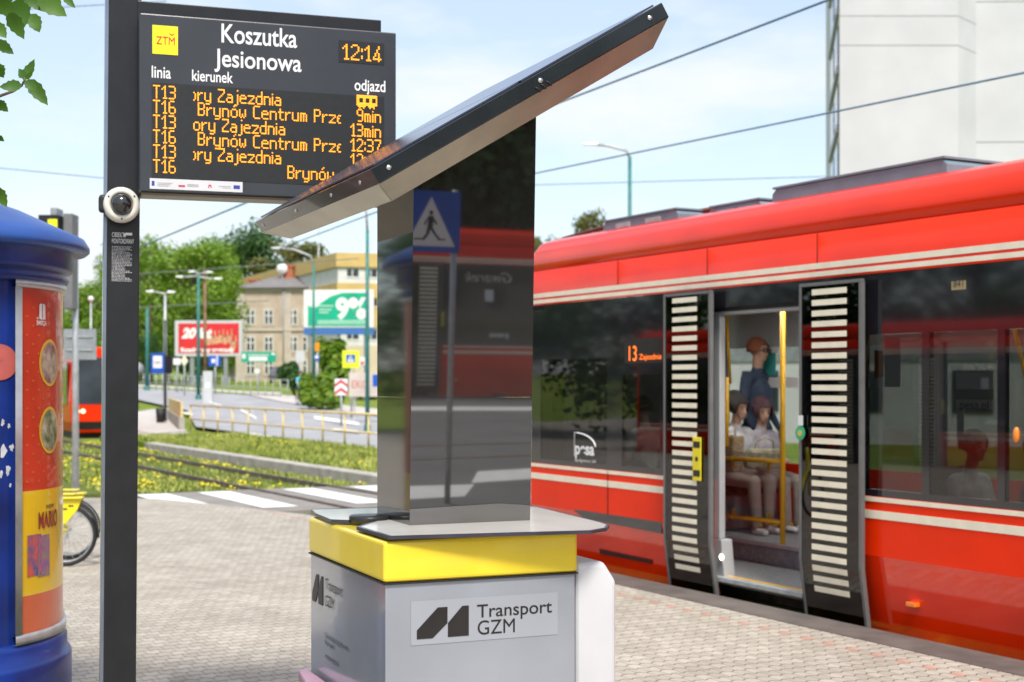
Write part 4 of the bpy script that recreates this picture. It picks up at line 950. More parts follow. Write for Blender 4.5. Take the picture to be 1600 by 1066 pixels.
# reflection of the man behind the camera, built as a solid figure
B = []; hd = Vector((0, .02, 1.62+.09))
B += [((-.08, 0, .92), .12, (.08, 0, .92), .12, 1), ((0, 0, .95), .13, (0, 0, 1.30), .15, 0), ((-.15, 0, 1.44), .065, (.15, 0, 1.44), .065, 0), ((0, 0, 1.42), .08, (0, .01, 1.52), .06, 0), ((0, .01, 1.5), .056, (0, .02, 1.66), .055, 2)]
head_bones(B, hd, (0, 1, -.08), 2)
for k in (-1, 1):
    B += [((k*.09, 0, .90), .10, (k*.10, .03, .50), .068, 1), ((k*.10, .03, .50), .065, (k*.10, -.01, .09), .045, 1), ((k*.10, -.01, .05), .04, (k*.11, .14, .035), .034, 3)]
    el = Vector((k*.23, -.02, 1.14)); wr = Vector((k*.22, .12, .94)); B += [((k*.18, 0, 1.42), .06, el, .046, 0), (el, .045, wr, .03, 0)]; hand(B, wr, (0, .35, -1), (k, .2, 0), 2)
man = figure('person', 'reflected auburn haired man in glasses and navy jacket, built solid behind the seated pair', B, [m_navy, m_jean, m_skin, m_bshoe], in_tram(IP(1182, 560, 2.05).x, 2.05, .33), TR-R(72))
head_parts(man, hd, (0, 1, -.08), m_hair_r, 'short', True)
man.scale = (1.07, 1.07, 1.07)
x = TX(1380)+.28; g1 = seated('person', 'grey haired passenger in pale jacket at the window right of the open door', in_tram(TX(1385)+.2, .62, .16), TR+R(90), M('pale_jacket', (.45, .46, .45), .8), m_jean, m_hair_g, 'short', m_bshoe)
g2 = seated('person', 'passenger in mauve top seated at the farther right tram window', in_tram(TX(1522)+.1, .62, .16), TR-R(90), M('mauve_top', (.35, .17, .25), .8), m_jean, m_hair_g, 'bob', m_bshoe)
g3 = seated('person', 'dark haired tram driver in pale shirt seated behind the front side window', in_tram(TX(885), 1.0, .36), TR-R(90), M('pale_shirt', (.50, .55, .55), .8), m_jean, m_hair_d, 'short', m_bshoe)
# ---------------------------------------------------------------- things behind the camera that the glossy faces mirror
sp_ = refl(704, 14.0); sa = math.atan2(-(pp-sp_).x, (pp-sp_).y)*0+KA+R(180)
sg = thing('crossing_sign', 'blue square pedestrian crossing sign on a grey pole, mirrored in the black pylon', 'road sign', sp_, ang2)
b = MB(); b.tube([(0, .03, 0), (0, .03, 3.12)], .03, 12); b.build('pole', m_galv, sg)
b = MB(); b.box(-.05, .55, -.004, .008, 2.50, 3.10); pl = b.build('sign_face', m_blue, sg, bevel=.0)
b = MB(); b.prism([(-.0, -.006, 2.56), (.50, -.006, 2.56), (.25, -.006, 3.04)], (0, .003, 0)); b.build('triangle', m_wtext, pl)
def walker(mb, ox, oz, h, y, d):
    """pedestrian symbol: head, striding body"""
    S_ = lambda pts: mb.prism([(ox+x*h, y, oz+z*h) for x, z in pts], (0, d, 0))
    mb.prism([(ox+.07*h*math.cos(R(t)), y, oz+.92*h+.075*h*math.sin(R(t))) for t in range(0, 360, 30)], (0, d, 0))
    S_([(-.09, .82), (.09, .82), (.12, .45), (-.06, .42)]); S_([(-.06, .44), (.07, .46), (-.10, .22), (-.28, .02), (-.36, .05), (-.18, .24)]); S_([(.0, .46), (.12, .46), (.16, .24), (.30, .06), (.24, .0), (.06, .22)])
    S_([(.06, .80), (.12, .76), (.25, .55), (.20, .50)]); S_([(-.06, .80), (-.10, .74), (-.22, .58), (-.17, .53), (-.05, .68)])
b = MB(); walker(b, .25, 2.61, .30, -.008, .003); b.box(.10, .17, -.008, -.005, 2.62, 2.635); b.box(.33, .42, -.008, -.005, 2.62, 2.635); b.build('pedestrian_symbol', m_btext, pl)
def rquad(name, pts, mat, z=.004):
    b = MB(); b.poly([Vector((*refl(px, Y).xy, z)) for px, Y in pts]); return struct(b.build(name, mat))
rquad('side_street', [(300, 13.2), (1200, 13.6), (1200, 28), (300, 27)], M('side_street_asphalt', (.13, .13, .13), .9, 0, .12, .8), .006)
for pts in ([(560, 13.9), (730, 14.5), (745, 15.4), (560, 14.9)], [(740, 15.5), (880, 16.2), (890, 17.2), (750, 16.5)], [(560, 24), (900, 25.2), (900, 26.0), (560, 24.8)]): rquad('crossing_stripes', pts, m_line, .011)
for Y in (17.6, 19.1): rquad('street_rails', [(400, Y-1.2), (1000, Y+1.4), (1000, Y+1.55), (400, Y-1.05)], rail, .012)
# ---------------------------------------------------------------- trees
def leaf_mat(name, c, c2):
    m = bpy.data.materials.new(name); m.use_nodes = True; n = m.node_tree.nodes; l = m.node_tree.links; b = n['Principled BSDF']
    g = n.new('ShaderNodeNewGeometry'); r = n.new('ShaderNodeMixRGB'); r.inputs[1].default_value = (*c, 1); r.inputs[2].default_value = (*c2, 1)
    l.new(g.outputs['Random Per Island'], r.inputs[0]); l.new(r.outputs[0], b.inputs['Base Color']); b.inputs['Roughness'].default_value = .55
    t = n.new('ShaderNodeBsdfTranslucent'); l.new(r.outputs[0], t.inputs[0]); x = n.new('ShaderNodeMixShader'); x.inputs[0].default_value = .42
    l.new(b.outputs[0], x.inputs[1]); l.new(t.outputs[0], x.inputs[2]); l.new(x.outputs[0], n['Material Output'].inputs[0]); return m
m_bark = M('bark', (.12, .09, .065), .9, 0, .3, 6, bump=.5)
LM = [leaf_mat('fresh_leaves', (.12, .25, .012), (.27, .40, .035)), leaf_mat('dark_leaves', (.03, .095, .018), (.07, .17, .03)), leaf_mat('olive_leaves', (.10, .13, .025), (.22, .22, .06))]
def tree_mesh(seed, h, w, trunk_h, n, leaf, nclump=26, shape=1.0):
    r = random.Random(seed); t = MB(); c = MB(); t.tube([(0, 0, 0), (.1, 0, h*.25), (-.05, .1, h*.5), (.1, 0, h*.8)], [h*.022, h*.018, h*.012, h*.004], 8)
    cl = []
    for k in range(nclump):
        z = trunk_h+(h-trunk_h)*r.uniform(.04, .93); f = (z-trunk_h)/(h-trunk_h); mr = w*.5*(math.sin(math.pi*min(1, f*.82+.14))**.7)*shape
        a = r.random()*6.28; d = mr*math.sqrt(r.uniform(.15, 1)); p = Vector((math.cos(a)*d, math.sin(a)*d, z)); cl.append((p, w*r.uniform(.12, .22)))
        q = Vector((0, 0, max(trunk_h*.6, z-d*.8))); t.tube([q, q.lerp(p, .5)+Vector((0, 0, .3)), p], [h*.008, h*.005, h*.002], 5)
    for i in range(n):
        p, s_ = cl[r.randrange(nclump)]; v = Vector((r.gauss(0, 1), r.gauss(0, 1), r.gauss(0, .75))); v = v.normalized()*s_*r.uniform(.45, 1.08)
        o = p+v; nn = (v.normalized()+Vector((r.gauss(0, .5), r.gauss(0, .5), r.gauss(.3, .5)))).normalized(); e = nn.orthogonal().normalized(); f_ = nn.cross(e); L = leaf*r.uniform(.6, 1.3); a = r.random()*6.28
        e, f_ = e*math.cos(a)+f_*math.sin(a), f_*math.cos(a)-e*math.sin(a)
        c._f([c.bm.verts.new(o-e*L*.5), c.bm.verts.new(o+f_*L*.32), c.bm.verts.new(o+e*L*.55), c.bm.verts.new(o-f_*L*.32)])
    return t, c
protos = []
def proto(name, mat, label, *a):
    t, c = tree_mesh(*a); o = thing(name, label, 'tree'); t.build('trunk', m_bark, o); c.build('crown', mat, o, norm=False); return o
T_A = proto('broadleaf_tree', LM[0], '', 1, 15, 12, 2.2, 13000, .40, 50); T_B = proto('broadleaf_tree', LM[0], '', 2, 14, 10, 1.6, 11500, .4, 46)
T_C = proto('broadleaf_tree', LM[1], '', 3, 15, 12, 2.0, 13000, .40, 50); T_D = proto('poplar_tree', LM[2], '', 4, 16, 6, 2, 6500, .36, 30)
used = set()
def place(T, px, Y, top, label, wsc=1.0, rz=0, base=None, group='trees behind the street'):
    """a tree standing at distance Y under pixel px with its top at that image height"""
    o = T if T.name not in used else copy_tree(T); used.add(T.name); p = gpt(px, Y, -.2) if base is None else Vector(base)
    hh = H-(top-598)/F*Y-p.z; h0 = {T_A: 15, T_B: 14, T_C: 15, T_D: 16}[T]; s_ = hh/h0
    o.location = p; o.scale = (s_*wsc, s_*wsc, s_); o.rotation_euler = (0, 0, rz); tag(o, label, 'tree', group); return o
place(T_A, 150, 120, 428, 'bright green leafy tree seen between the blue column and the board post', .8, 1)
place(T_B, 100, 135, 455, 'green tree half hidden behind the dark signal heads', .9, 2)
place(T_A, 235, 135, 368, 'tall bright green tree right beside the board post', .85, 3)
place(T_C, 262, 155, 385, 'dark green tree in the gap behind the twin street lamp', .8, .4)
place(T_B, 300, 128, 378, 'fresh green tree rising behind the red billboard', .95, 5)
place(T_A, 312, 152, 372, 'bright green tree behind the right end of the red billboard', .8, .7)
place(T_C, 400, 190, 350, 'tall dark rounded tree behind the stone house roof', .95, 2.2)
place(T_D, 457, 185, 362, 'olive green thinning tree right of the dark rounded tree', 1.5, 1)
place(T_C, 225, 118, 520, 'low dark tree at the foot of the grove by the green pole', .9, 4)
place(T_C, 310, 120, 510, 'low dark tree behind the red billboard', .9, 1)
place(T_C, 330, 178, 400, 'dark tree between the bright grove and the stone house', .8, 3)
place(T_B, 190, 150, 400, 'green tree hidden mostly by the board post', .8, 3)
place(T_D, 921, 150, 308, 'narrow green treetop above the tram roof', .62, 2)
place(T_D, 846, 190, 352, 'small sparse treetop beside the pylon above the tram front', .8, 3)
for i, (px, Y) in enumerate(((520, 37), (600, 40), (690, 38), (760, 41), (850, 38), (940, 41), (440, 40))):
    place(T_C, 0, 40, 0, 'dark tree in the row behind the passing tram, mirrored in the pylon', 1, i, refl(px, Y), 'trees behind the camera').scale = (.8, .8, .85)
for i, (x, y) in enumerate(((-30, 8), (-32, 18), (-29, 27), (-33, 38), (-28, -2))):
    o = place(T_C, 0, 40, 0, 'dark green tree across the side street, mirrored in the near tram windows', 1, i, (x, y, 0), 'trees across the side street'); o.scale = (.75, .75, .65)
# shrubs by the zebra
def shrub(name, px, Y, wpx, hpx, label, mat, seed, n=1500):
    p = gpt(px, Y, -.05); w = wpx/F*Y; h = hpx/F*Y; r = random.Random(seed); c = MB(); t = MB()
    for k in range(7): a = r.random()*6.28; t.tube([(0, 0, 0), (math.cos(a)*w*.3, math.sin(a)*w*.25, h*r.uniform(.5, .8))], [.03, .008], 5)
    cl = [Vector((r.uniform(-.36, .36)*w, r.uniform(-.25, .25)*w, h*r.uniform(.2, .75))) for _ in range(12)]
    for i in range(n):
        q = r.choice(cl); v = Vector((r.gauss(0, 1), r.gauss(0, 1), r.gauss(0, 1))).normalized(); o = q+Vector((v.x*w*.18, v.y*w*.16, v.z*h*.26))*r.uniform(.5, 1.1); L = h*.10*r.uniform(.6, 1.3); nn = (v+Vector((0, 0, .4))).normalized(); e = nn.orthogonal().normalized(); f_ = nn.cross(e)
        if o.z < .02: continue
        c._f([c.bm.verts.new(o-e*L), c.bm.verts.new(o+f_*L*.6), c.bm.verts.new(o+e*L), c.bm.verts.new(o-f_*L*.6)])
    o = thing(name, label, 'shrub', p, 0, 'shrubs by the far pavement'); t.build('stem', m_bark, o); c.build('foliage', mat, o, norm=False); return o
shrub('shrub', 500, 74, 62, 62, 'rounded bright green shrub left of the chevron sign', LM[0], 1); shrub('shrub', 528, 78, 52, 72, 'taller green shrub just behind the chevron sign', LM[0], 2)
shrub('shrub', 516, 92, 50, 90, 'tall green bush by the green lamp pole', LM[0], 3); shrub('shrub', 472, 90, 42, 46, 'dark green bush behind the cyclist', LM[1], 4); shrub('hedge', 580, 86, 62, 34, 'dark clipped hedge behind the pale hoarding', LM[1], 5); shrub('shrub', 452, 112, 36, 40, 'small green bush in front of the stone house', LM[1], 6)
# leafy branch hanging in at the upper left, its trunk standing left of the picture
lt = thing('leafy_tree', 'tree with pointed green leaves hanging in at the upper left corner', 'tree', (-3.6, 4.6, 0))
LO = Vector((-3.6, 4.6, 0))
b = MB(); b.tube([(0, 0, 0), (.02, .02, 1.6), (-.05, .05, 3.0), (.05, 0, 5)], [.10, .085, .06, .02], 10)
tw = [[(-60, 175), (0, 150), (20, 143), (34, 134), (40, 122)], [(-70, 20), (-10, 5), (30, -4), (70, -14), (110, -20)], [(-70, 60), (-20, 62), (-4, 66)], [(-70, 300), (-20, 292), (-6, 294)], [(-60, 100), (-20, 98), (-4, 101)], [(-60, 215), (-20, 212), (-4, 216)], [(-60, 168), (-5, 158)]]
for l_ in tw:
    P = [at(px, py, 5.0)-LO for px, py in l_]; b.tube([Vector((-.04, .05, P[0].z-.35)), *P], [.02]+[.006-.003*i/len(P) for i in range(len(P))], 6)
b.build('trunk', m_bark, lt)
m_nleaf = leaf_mat('pointed_leaf', (.045, .135, .006), (.085, .20, .012))
b = MB(); rnd = random.Random(9)
lv = [(30, -3, 36, 47, .62), (14, 20, 38, 62, .55), (60, -5, 105, 26, .6), (48, 22, 62, 51, .62), (-6, 64, 22, 85, .6), (-8, 36, 10, 60, .7), (36, 125, 54, 92, .5), (44, 124, 75, 165, .42), (34, 133, -2, 136, .6), (-8, 100, 6, 122, .8), (-5, 158, 13, 175, .7), (-8, 293, 11, 324, .6), (98, -8, 118, 13, .4), (-3, 213, 7, 221, .6), (40, 123, 52, 112, .5), (40, 126, 58, 143, .6), (38, 122, 29, 107, .5), (-5, -5, 22, 30, .7), (10, -12, 8, 20, .6), (76, -14, 96, 22, .5), (40, -14, 66, 18, .6), (-15, 150, -2, 162, .6), (-40, 60, -10, 80, .6), (-40, 20, -12, 50, .6), (-45, 120, -15, 140, .6), (-50, 180, -20, 200, .6), (-40, 290, -15, 310, .6), (-60, 240, -30, 270, .6)]
for x0, y0, x1, y1, wd_ in lv:
    Y = 5+rnd.uniform(-.12, .12); A = at(x0, y0, Y)-LO; E_ = at(x1, y1, Y+rnd.uniform(-.03, .05))-LO; d = E_-A; L = d.length; up = Vector((0, -1, .25)); s_ = d.cross(up).normalized(); nn = s_.cross(d).normalized()
    n = 9; mid = []; lf = []; rg = []
    for k in range(n+1):
        t = k/n; w = L*wd_*.5*(math.sin(math.pi*t**.72)**.9)*(1+(.12 if k % 2 else -.08))*(1-.12*t); p = A+d*t-nn*L*.10*math.sin(math.pi*t)
        mid.append(b.bm.verts.new(p)); lf.append(b.bm.verts.new(p+s_*w+nn*w*.35)); rg.append(b.bm.verts.new(p-s_*w+nn*w*.25))
    for k in range(n):
        for a, c in ((mid, lf), (rg, mid)): b._f([a[k], a[k+1], c[k+1], c[k]], True)
b.build('foliage', m_nleaf, lt, norm=False)
# ---------------------------------------------------------------- street furniture, left and far
def pole_obj(name, label, cat, px, Y, top, r, mat, group=None, base=None):
    p = gpt(px, Y); o = thing(name, label, cat, p, 0, group); h = H-(top-598)/F*Y-p.z
    b = MB(); b.tube([(0, 0, 0), (0, 0, h*.5), (0, 0, h)], [r, r*.85, r*.7], 12); b.lathe([(r*1.5, 0), (r*1.5, .25), (r, .3)], 12); b.build('pole', mat, o); return o, p, h
def arm_lamp(o, p, h, tip, Y, r, mat, bend=.5):
    q = at(tip[0], tip[1], Y)-p; b = MB(); L = q.x
    b.tube([(0, 0, h-.05), (L*.08, 0, h+(q.z-h)*bend), (L*.5, 0, h+(q.z-h)*.9), (q.x*.8, 0, q.z)], r, 8); b.build('arm', mat, o)
    b = MB(); sg = 1 if L > 0 else -1; w = max(.35, abs(L)*.35)
    b.prism([(q.x*.75, -.12, q.z-.04), (q.x*.75+sg*w, -.10, q.z-.02), (q.x*.75+sg*w, -.08, q.z+.05), (q.x*.75, -.1, q.z+.09)], (0, .22, 0)); b.build('lamp_head', m_white, o, bevel=.02)
TP_ = m_tealpole
o, p, h = pole_obj('street_lamp', 'teal street lamp with one curved arm rising above the tram roof', 'street lamp', 984, 60, 245, .11, TP_); arm_lamp(o, p, h, (918, 226), 60, .06, m_galv)
o, p, h = pole_obj('street_lamp', 'slim grey double headed street lamp at the tram platform', 'street lamp', 258, 68, 462, .09, m_galv); arm_lamp(o, p, h, (234, 456), 68, .04, m_galv); arm_lamp(o, p, h, (264, 457), 68, .04, m_galv)
o, p, h = pole_obj('street_lamp', 'four armed street lamp on a teal and rusty pole before the red billboard', 'street lamp', 310, 84, 430, .12, TP_)
for t in ((278, 433), (302, 425), (328, 426), (344, 436)): arm_lamp(o, p, h, t, 84, .05, m_galv)
b = MB(); b.tube([(.35, .2, 0), (.35, .2, h+.3)], .09, 8); b.build('mast', M('rusty_mast', (.22, .13, .07), .8, 0, .3, 3), o)
o, p, h = pole_obj('street_lamp', 'tall teal street lamp with hooked arm nearest the pylon edge', 'street lamp', 574, 52, 360, .085, TP_); arm_lamp(o, p, h, (556, 322), 52, .05, m_galv, .8)
o, p, h = pole_obj('street_lamp', 'teal lamp pole left of the green billboard with a long white lamp', 'street lamp', 490, 88, 412, .10, TP_); arm_lamp(o, p, h, (430, 388), 88, .06, m_galv)
o, p, h = pole_obj('catenary_pole', 'plain teal catenary pole beside the board post', 'pole', 230, 95, 482, .13, TP_)
o, p, h = pole_obj('lamp_post', 'thin white lamp post between the blue column and the board post', 'street lamp', 142, 60, 470, .05, m_galv); b = MB(); b.ball((0, 0, h+.08), .12); b.build('globe', m_white, o)
o, p, h = pole_obj('antenna_mast', 'thin grey antenna mast behind the yellow building', 'mast', 498, 175, 350, .10, m_galv)
# bus stop sign, bin, railings
o, p, h = pole_obj('stop_sign', 'blue tram stop sign with white panel on a dark pole at the island', 'stop sign', 258, 62, 500, .05, m_dark)
Yk = 62; w = 12/F*Yk
b = MB(); a = at(236, 583, Yk)-p; c = at(257, 552, Yk)-p; b.box(a.x, c.x, -.03, .0, a.z, c.z); f = b.build('sign_face', m_blue, o); b = MB(); b.box(a.x+.1, c.x-.1, -.035, -.031, a.z+.22, c.z-.12); b.build('panel', m_wtext, f)
b = MB()
for k in range(3): b.box(a.x+.16, c.x-.16, -.038, -.036, a.z+.4+.05*k, a.z+.42+.05*k)
b.build('small_print', m_btext, f)
a = at(259, 583, Yk)-p; c = at(269, 556, Yk)-p; b = MB(); b.box(a.x, c.x, -.02, .1, a.z, c.z); b.build('timetable_box', m_dark, o)
p = gpt(251, 60); o = thing('litter_bin', 'black litter bin standing on the tram island', 'litter bin', p); b = MB(); b.lathe([(.001, .12), (.17, .12), (.21, .72), (.19, .72), (.001, .70)], 20); b.build('bin_body', m_rub, o); b = MB(); b.tube([(.23, 0, 0), (.23, 0, .85)], .02, 8); b.build('post', m_rub, o)
m_ochre = M('railing_yellow', (.74, .56, .24), .5, 0, .1, 4)
def railing(name, label, u0, u1, v, n, z0=.06):
    o = thing(name, label, 'railing', uv(u0, v, z0), TR); L = u1-u0
    for k in range(n+1): b = MB(); b.tube([(-k*L/n, 0, 0), (-k*L/n, 0, .90)], .032, 8); b.build('post', m_ochre, o)
    for z in (.92, .42): b = MB(); b.tube([(0.0, 0, z), (-L, 0, z)], .032 if z > .5 else .024, 8); b.build('rail', m_ochre, o)
    return o
railing('railing', 'long yellow tubular railing between the grass strip and the road', 28, 51, 14.95, 14)
A = unproj(264, 655); B_ = unproj(284, 676); o = thing('ramp_wall', 'short ochre panelled ramp wall at the end of the tram island', 'wall', A, math.atan2(B_.y-A.y, B_.x-A.x)); L = (B_-A).length
b = MB(); b.box(0, L, -.1, .1, -.1, .45); b.build('base', m_conc, o); b = MB(); b.box(0, L, -.04, .04, .45, 1.0); b.build('panel', m_ochre, o)
# far thin grey fence along the far verge
P0, P1 = unproj(215, 609), unproj(450, 622); o = thing('verge_fence', 'long thin grey tubular fence along the far verge of the road', 'fence', P0, math.atan2(P1.y-P0.y, P1.x-P0.x)); L = (P1-P0).length; n = 22
for k in range(n+1): x = L*k/n; wz = hz(P0.lerp(P1, k/n).y)-P0.z; b = MB(); b.tube([(x, 0, wz), (x, 0, wz+1.1)], .03, 6); b.build('post', m_galv, o)
for zz in (1.1, .55): b = MB(); b.tube([(L*k/n, 0, hz(P0.lerp(P1, k/n).y)-P0.z+zz) for k in range(n+1)], .022, 6); b.build('rail', m_galv, o)
# sign board seen from behind, left
o, p, h = pole_obj('sign_back', 'grey back of a road sign on a pale pole behind the blue column', 'road sign', 117, 25.5, 520, .035, m_galv)
a = at(98, 562, 25.5)-p; c = at(149, 514, 25.5)-p; b = MB(); b.box(a.x, c.x, .05, .075, a.z, c.z); b.build('plate', m_gre, o)
b = MB()
for f in (.32, .75): b.box(a.x+.06, c.x-.06, .03, .05, a.z+(c.z-a.z)*f-.015, a.z+(c.z-a.z)*f+.015)
b.build('bracket', m_galv, o)
# dark signal boxes
o, p, h = pole_obj('tram_signal', 'dark pair of boxed tram signals with yellow panels behind the blue cap', 'traffic signal', 118, 19, 340, .05, m_galv)
Yk = 19
def sb(x0, x1, y0, y1, yy, m, nm, par, d=.28):
    a = at(x0, y1, Yk)-p; c = at(x1, y0, Yk)-p; b = MB(); b.box(a.x, c.x, yy, yy+d, a.z, c.z); return b.build(nm, m, par, bevel=.01)
s1 = sb(72, 104, 340, 462, -.32, m_dark, 'signal_box', o); s2 = sb(108, 122, 337, 484, -.25, M('signal_grey', (.16, .16, .165), .6), 'signal_box', o)
sb(87, 102, 347, 362, -.335, m_syel, 'yellow_panel', s1, .012); sb(96, 103, 445, 466, -.335, m_syel, 'yellow_panel', s1, .012); sb(88, 98, 328, 340, -.25, m_gre, 'top_cap', s1)
# distant tram, coming towards us
DT = gpt(160, 49, -.15); o = thing('tram', 'distant red tram facing us on the grassy track beside the board post', 'tram', DT, R(27), 'red trams')
b = MB(); pr = [(-.95, .22), (.95, .22), (1.06, .6), (1.08, 1.3), (.98, 2.9), (.8, 3.2), (-.8, 3.2), (-.98, 2.9), (-1.08, 1.3), (-1.06, .6)]
b.prism([(x, 0, z) for x, z in pr], (0, 22, 0)); b.build('body', m_red, o, bevel=.1, seg=3)
b = MB(); b.prism([(x, -.012, z) for x, z in ((-.90, 1.22), (.90, 1.22), (.84, 2.85), (-.84, 2.85))], (0, .01, 0)); b.build('windscreen', M('windscreen', (.035, .045, .06), .08, 0, .3, 1, ior=1.45), o)
for k in (-1, 1):
    b = MB(); b.disc((k*.66, -.03, .98), .075, 'y', .02); b.disc((k*.84, -.03, .98), .075, 'y', .02); b.build('headlight', M('headlight', (1, .82, .5), .3, emit=.8) if k < 0 else bpy.data.materials['headlight'], o)
b = MB(); b.box(-.8, .8, -.03, .0, .36, .62); b.build('bumper_grille', m_blk, o); b = MB()
for k in (-1, 1): b.box(k*1.085-.01, k*1.085+.01, .6, 20, 1.2, 2.7)
b.build('side_windows', m_blk, o)
b = MB(); b.box(-.9, .9, .4, 21, -.0, .22); b.build('bogies', m_rub, o)
# bicycles
def bike(name, label, loc, rz):
    o = thing(name, label, 'bicycle', loc, rz, 'parked city bikes'); yl = bpy.data.materials['bike_yellow']
    for x, nm in ((0, 'wheel'), (-1.06, 'wheel')):
        T = Matrix.Rotation(R(90), 3, 'X'); b = MB(); b.lathe([(.285+.022*math.cos(R(t)), .022*math.sin(R(t))) for t in range(0, 361, 40)], 48, (x, 0, .307), T); w = b.build(nm, m_rub, o)
        b = MB(); b.lathe([(.262, -.012), (.268, -.012), (.268, .012), (.255, .012), (.255, -.012), (.262, -.012)], 48, (x, 0, .307), T); b.build('rim', m_galv, w)
        b = MB()
        for k in range(20): t = 2*math.pi*k/20; b.tube([(x+.03*math.cos(t+.4), .02*(-1)**k, .307+.03*math.sin(t+.4)), (x+.26*math.cos(t), 0, .307+.26*math.sin(t))], .0022, 4, False)
        b.tube([(x, -.06, .307), (x, .06, .307)], .022, 10); b.build('spokes', m_galv, w)
        b = MB(); b.lathe([(.318, -.03), (.328, -.02), (.328, .02), (.318, .03)], 30, (x, 0, .307), Matrix.Rotation(R(90), 3, 'X'), a0=-5 if x == 0 else 20, a1=150 if x == 0 else 140); b.build('mudguard', m_rub, o)
    b = MB(); b.tube([(0, .05, .307), (-.42, .05, .29)], .016, 8); b.tube([(0, -.05, .307), (-.42, -.05, .29)], .016, 8); b.tube([(-.42, 0, .29), (-.30, 0, .62), (-.24, 0, .80)], .022, 8); b.tube([(-.42, 0, .29), (-.70, 0, .34), (-.94, 0, .70), (-.90, 0, .95)], .028, 10); b.tube([(0, 0, .32), (-.28, 0, .60)], .016, 8); b.tube([(-.94, 0, .70), (-1.06, .05, .307)], .018, 8); b.build('frame', yl, o)
    b = MB(); b.prism([(-.38, -.035, .66), (.16, -.035, .66), (.12, -.035, .56), (.02, -.035, .44), (-.20, -.035, .30), (-.30, -.035, .34)], (0, .006, 0)); b.prism([(-.38, .03, .66), (.16, .03, .66), (.12, .03, .56), (.02, .03, .44), (-.20, .03, .30), (-.30, .03, .34)], (0, .006, 0)); g_ = b.build('skirt_guard', yl, o)
    b = MB()
    for x, z in ((-.1, .58), (0, .57), (-.05, .52), (.06, .6)): b.box(x-.025, x+.025, -.0362, -.0352, z-.008, z+.008)
    b.build('lettering', m_btext, g_)
    b = MB(); b.box(-.36, .17, -.07, .07, .67, .69); b.box(-.30, .10, -.06, .06, .71, .725); b.build('carrier', yl, o, bevel=.006)
    b = MB(); b.prism([(-.36, -.03, .83), (-.12, -.09, .85), (-.10, .09, .85), (-.36, .03, .83)], (0, 0, .05)); b.build('saddle', m_rub, o, bevel=.015)
    b = MB(); b.tube([(-.82, -.28, 1.06), (-.90, -.20, 1.04), (-.90, .20, 1.04), (-.82, .28, 1.06)], .014, 8); b.tube([(-.90, 0, .92), (-.90, 0, 1.04)], .018, 8); b.build('handlebar', m_rub, o); b = MB(); b.box(-1.22, -.98, -.16, .16, .78, .98); b.build('basket', m_rub, o); return o
M('bike_yellow', (.80, .66, .01), .35, 0, .06, 5, coat=.4)
c0 = Vector(((102-800)/F*13.95, 13.95, 0)); bike('city_bike', 'front yellow city bike with rear wheel showing beside the blue column', c0, R(8))
bike('city_bike', 'yellow city bike parked behind the front one beside the blue column', c0+Vector((-.14, .55, 0)), R(5))
o, p, h = pole_obj('bollard', 'slim grey steel pole close behind the blue column', 'bollard', 92, 9.6, 440, .025, m_galv)
# round mirror and far signs
o, p, h = pole_obj('traffic_mirror', 'round grey traffic mirror on a dark pole next to the board post', 'mirror', 214, 75, 575, .06, m_dark); b = MB(); b.lathe([(.001, 0), (.38, .03), (.42, .06), (.001, .09)], 28, (0, -.06, h-.1), Matrix.Rotation(R(90), 3, 'X')); b.build('mirror_disc', m_gre, o)
def far_sign(name, label, px, Y, x0, y0, x1, y1, mat, shape='box', cat='road sign', deco=None):
    p = gpt(px, Y); o = thing(name, label, cat, p); a = at(x0, y1, Y)-p; c = at(x1, y0, Y)-p; cx, cz = (a.x+c.x)/2, (a.z+c.z)/2; w, h = (c.x-a.x)/2, (c.z-a.z)/2
    b = MB(); b.tube([(0, .05, 0), (0, .05, a.z+h)], .045, 8); b.build('pole', m_galv, o); b = MB()
    if shape == 'box': b.box(a.x, c.x, -.02, .02, a.z, c.z)
    elif shape == 'dia': b.prism([(cx-w, -.02, cz), (cx, -.02, cz-h), (cx+w, -.02, cz), (cx, -.02, cz+h)], (0, .04, 0))
    else: b.disc((cx, -.02, cz), w, 'y', .04)
    f = b.build('sign_face', mat, o)
    for (u0, v0, u1, v1, m) in deco or (): b = MB(); b.box(cx+u0*w, cx+u1*w, -.03, -.021, cz+v0*h, cz+v1*h); b.build('sign_panel', m, f)
    return o, f, (cx, cz, w, h)
far_sign('road_sign', 'white diamond priority sign left of the four armed lamp', 288, 88, 282, 555, 294, 573, m_cream, 'dia'); far_sign('road_sign', 'small white sign plate beside the diamond sign', 277, 92, 271, 560, 282, 570, m_white)
far_sign('road_sign', 'blue and white square sign right of the four armed lamp', 336, 90, 326, 556, 345, 572, m_blue, deco=[(-.5, -.4, .1, .4, m_white), (.3, -1, .5, 1, m_white)])
far_sign('direction_sign', 'wide green direction sign with white band below the stone house', 404, 108, 377, 550, 431, 566, m_green, deco=[(-.55, -.75, .5, .05, m_white), (-.6, .3, .6, .5, bpy.data.materials['paper_notice']), (.75, .4, .95, .8, m_white), (-.95, -.3, -.75, .6, m_white)])
o, f, (cx, cz, w, h) = far_sign('crossing_sign', 'fluorescent yellow pedestrian crossing sign with blue square', 549, 66, 535, 548, 561, 575, M('fluorescent_yellow', (.72, .85, .02), .5, 0, .04, 5, emit=0), deco=[(-.55, -.4, .55, .55, m_blue)])
b = MB(); b.prism([(cx-w*.42, -.036, cz-h*.34), (cx+w*.42, -.036, cz-h*.34), (cx, -.036, cz+h*.5)], (0, .004, 0)); b.build('triangle', m_wtext, f); b = MB(); walker(b, cx, cz-h*.3, h*.62, -.042, .004); b.build('pedestrian_symbol', m_btext, f)
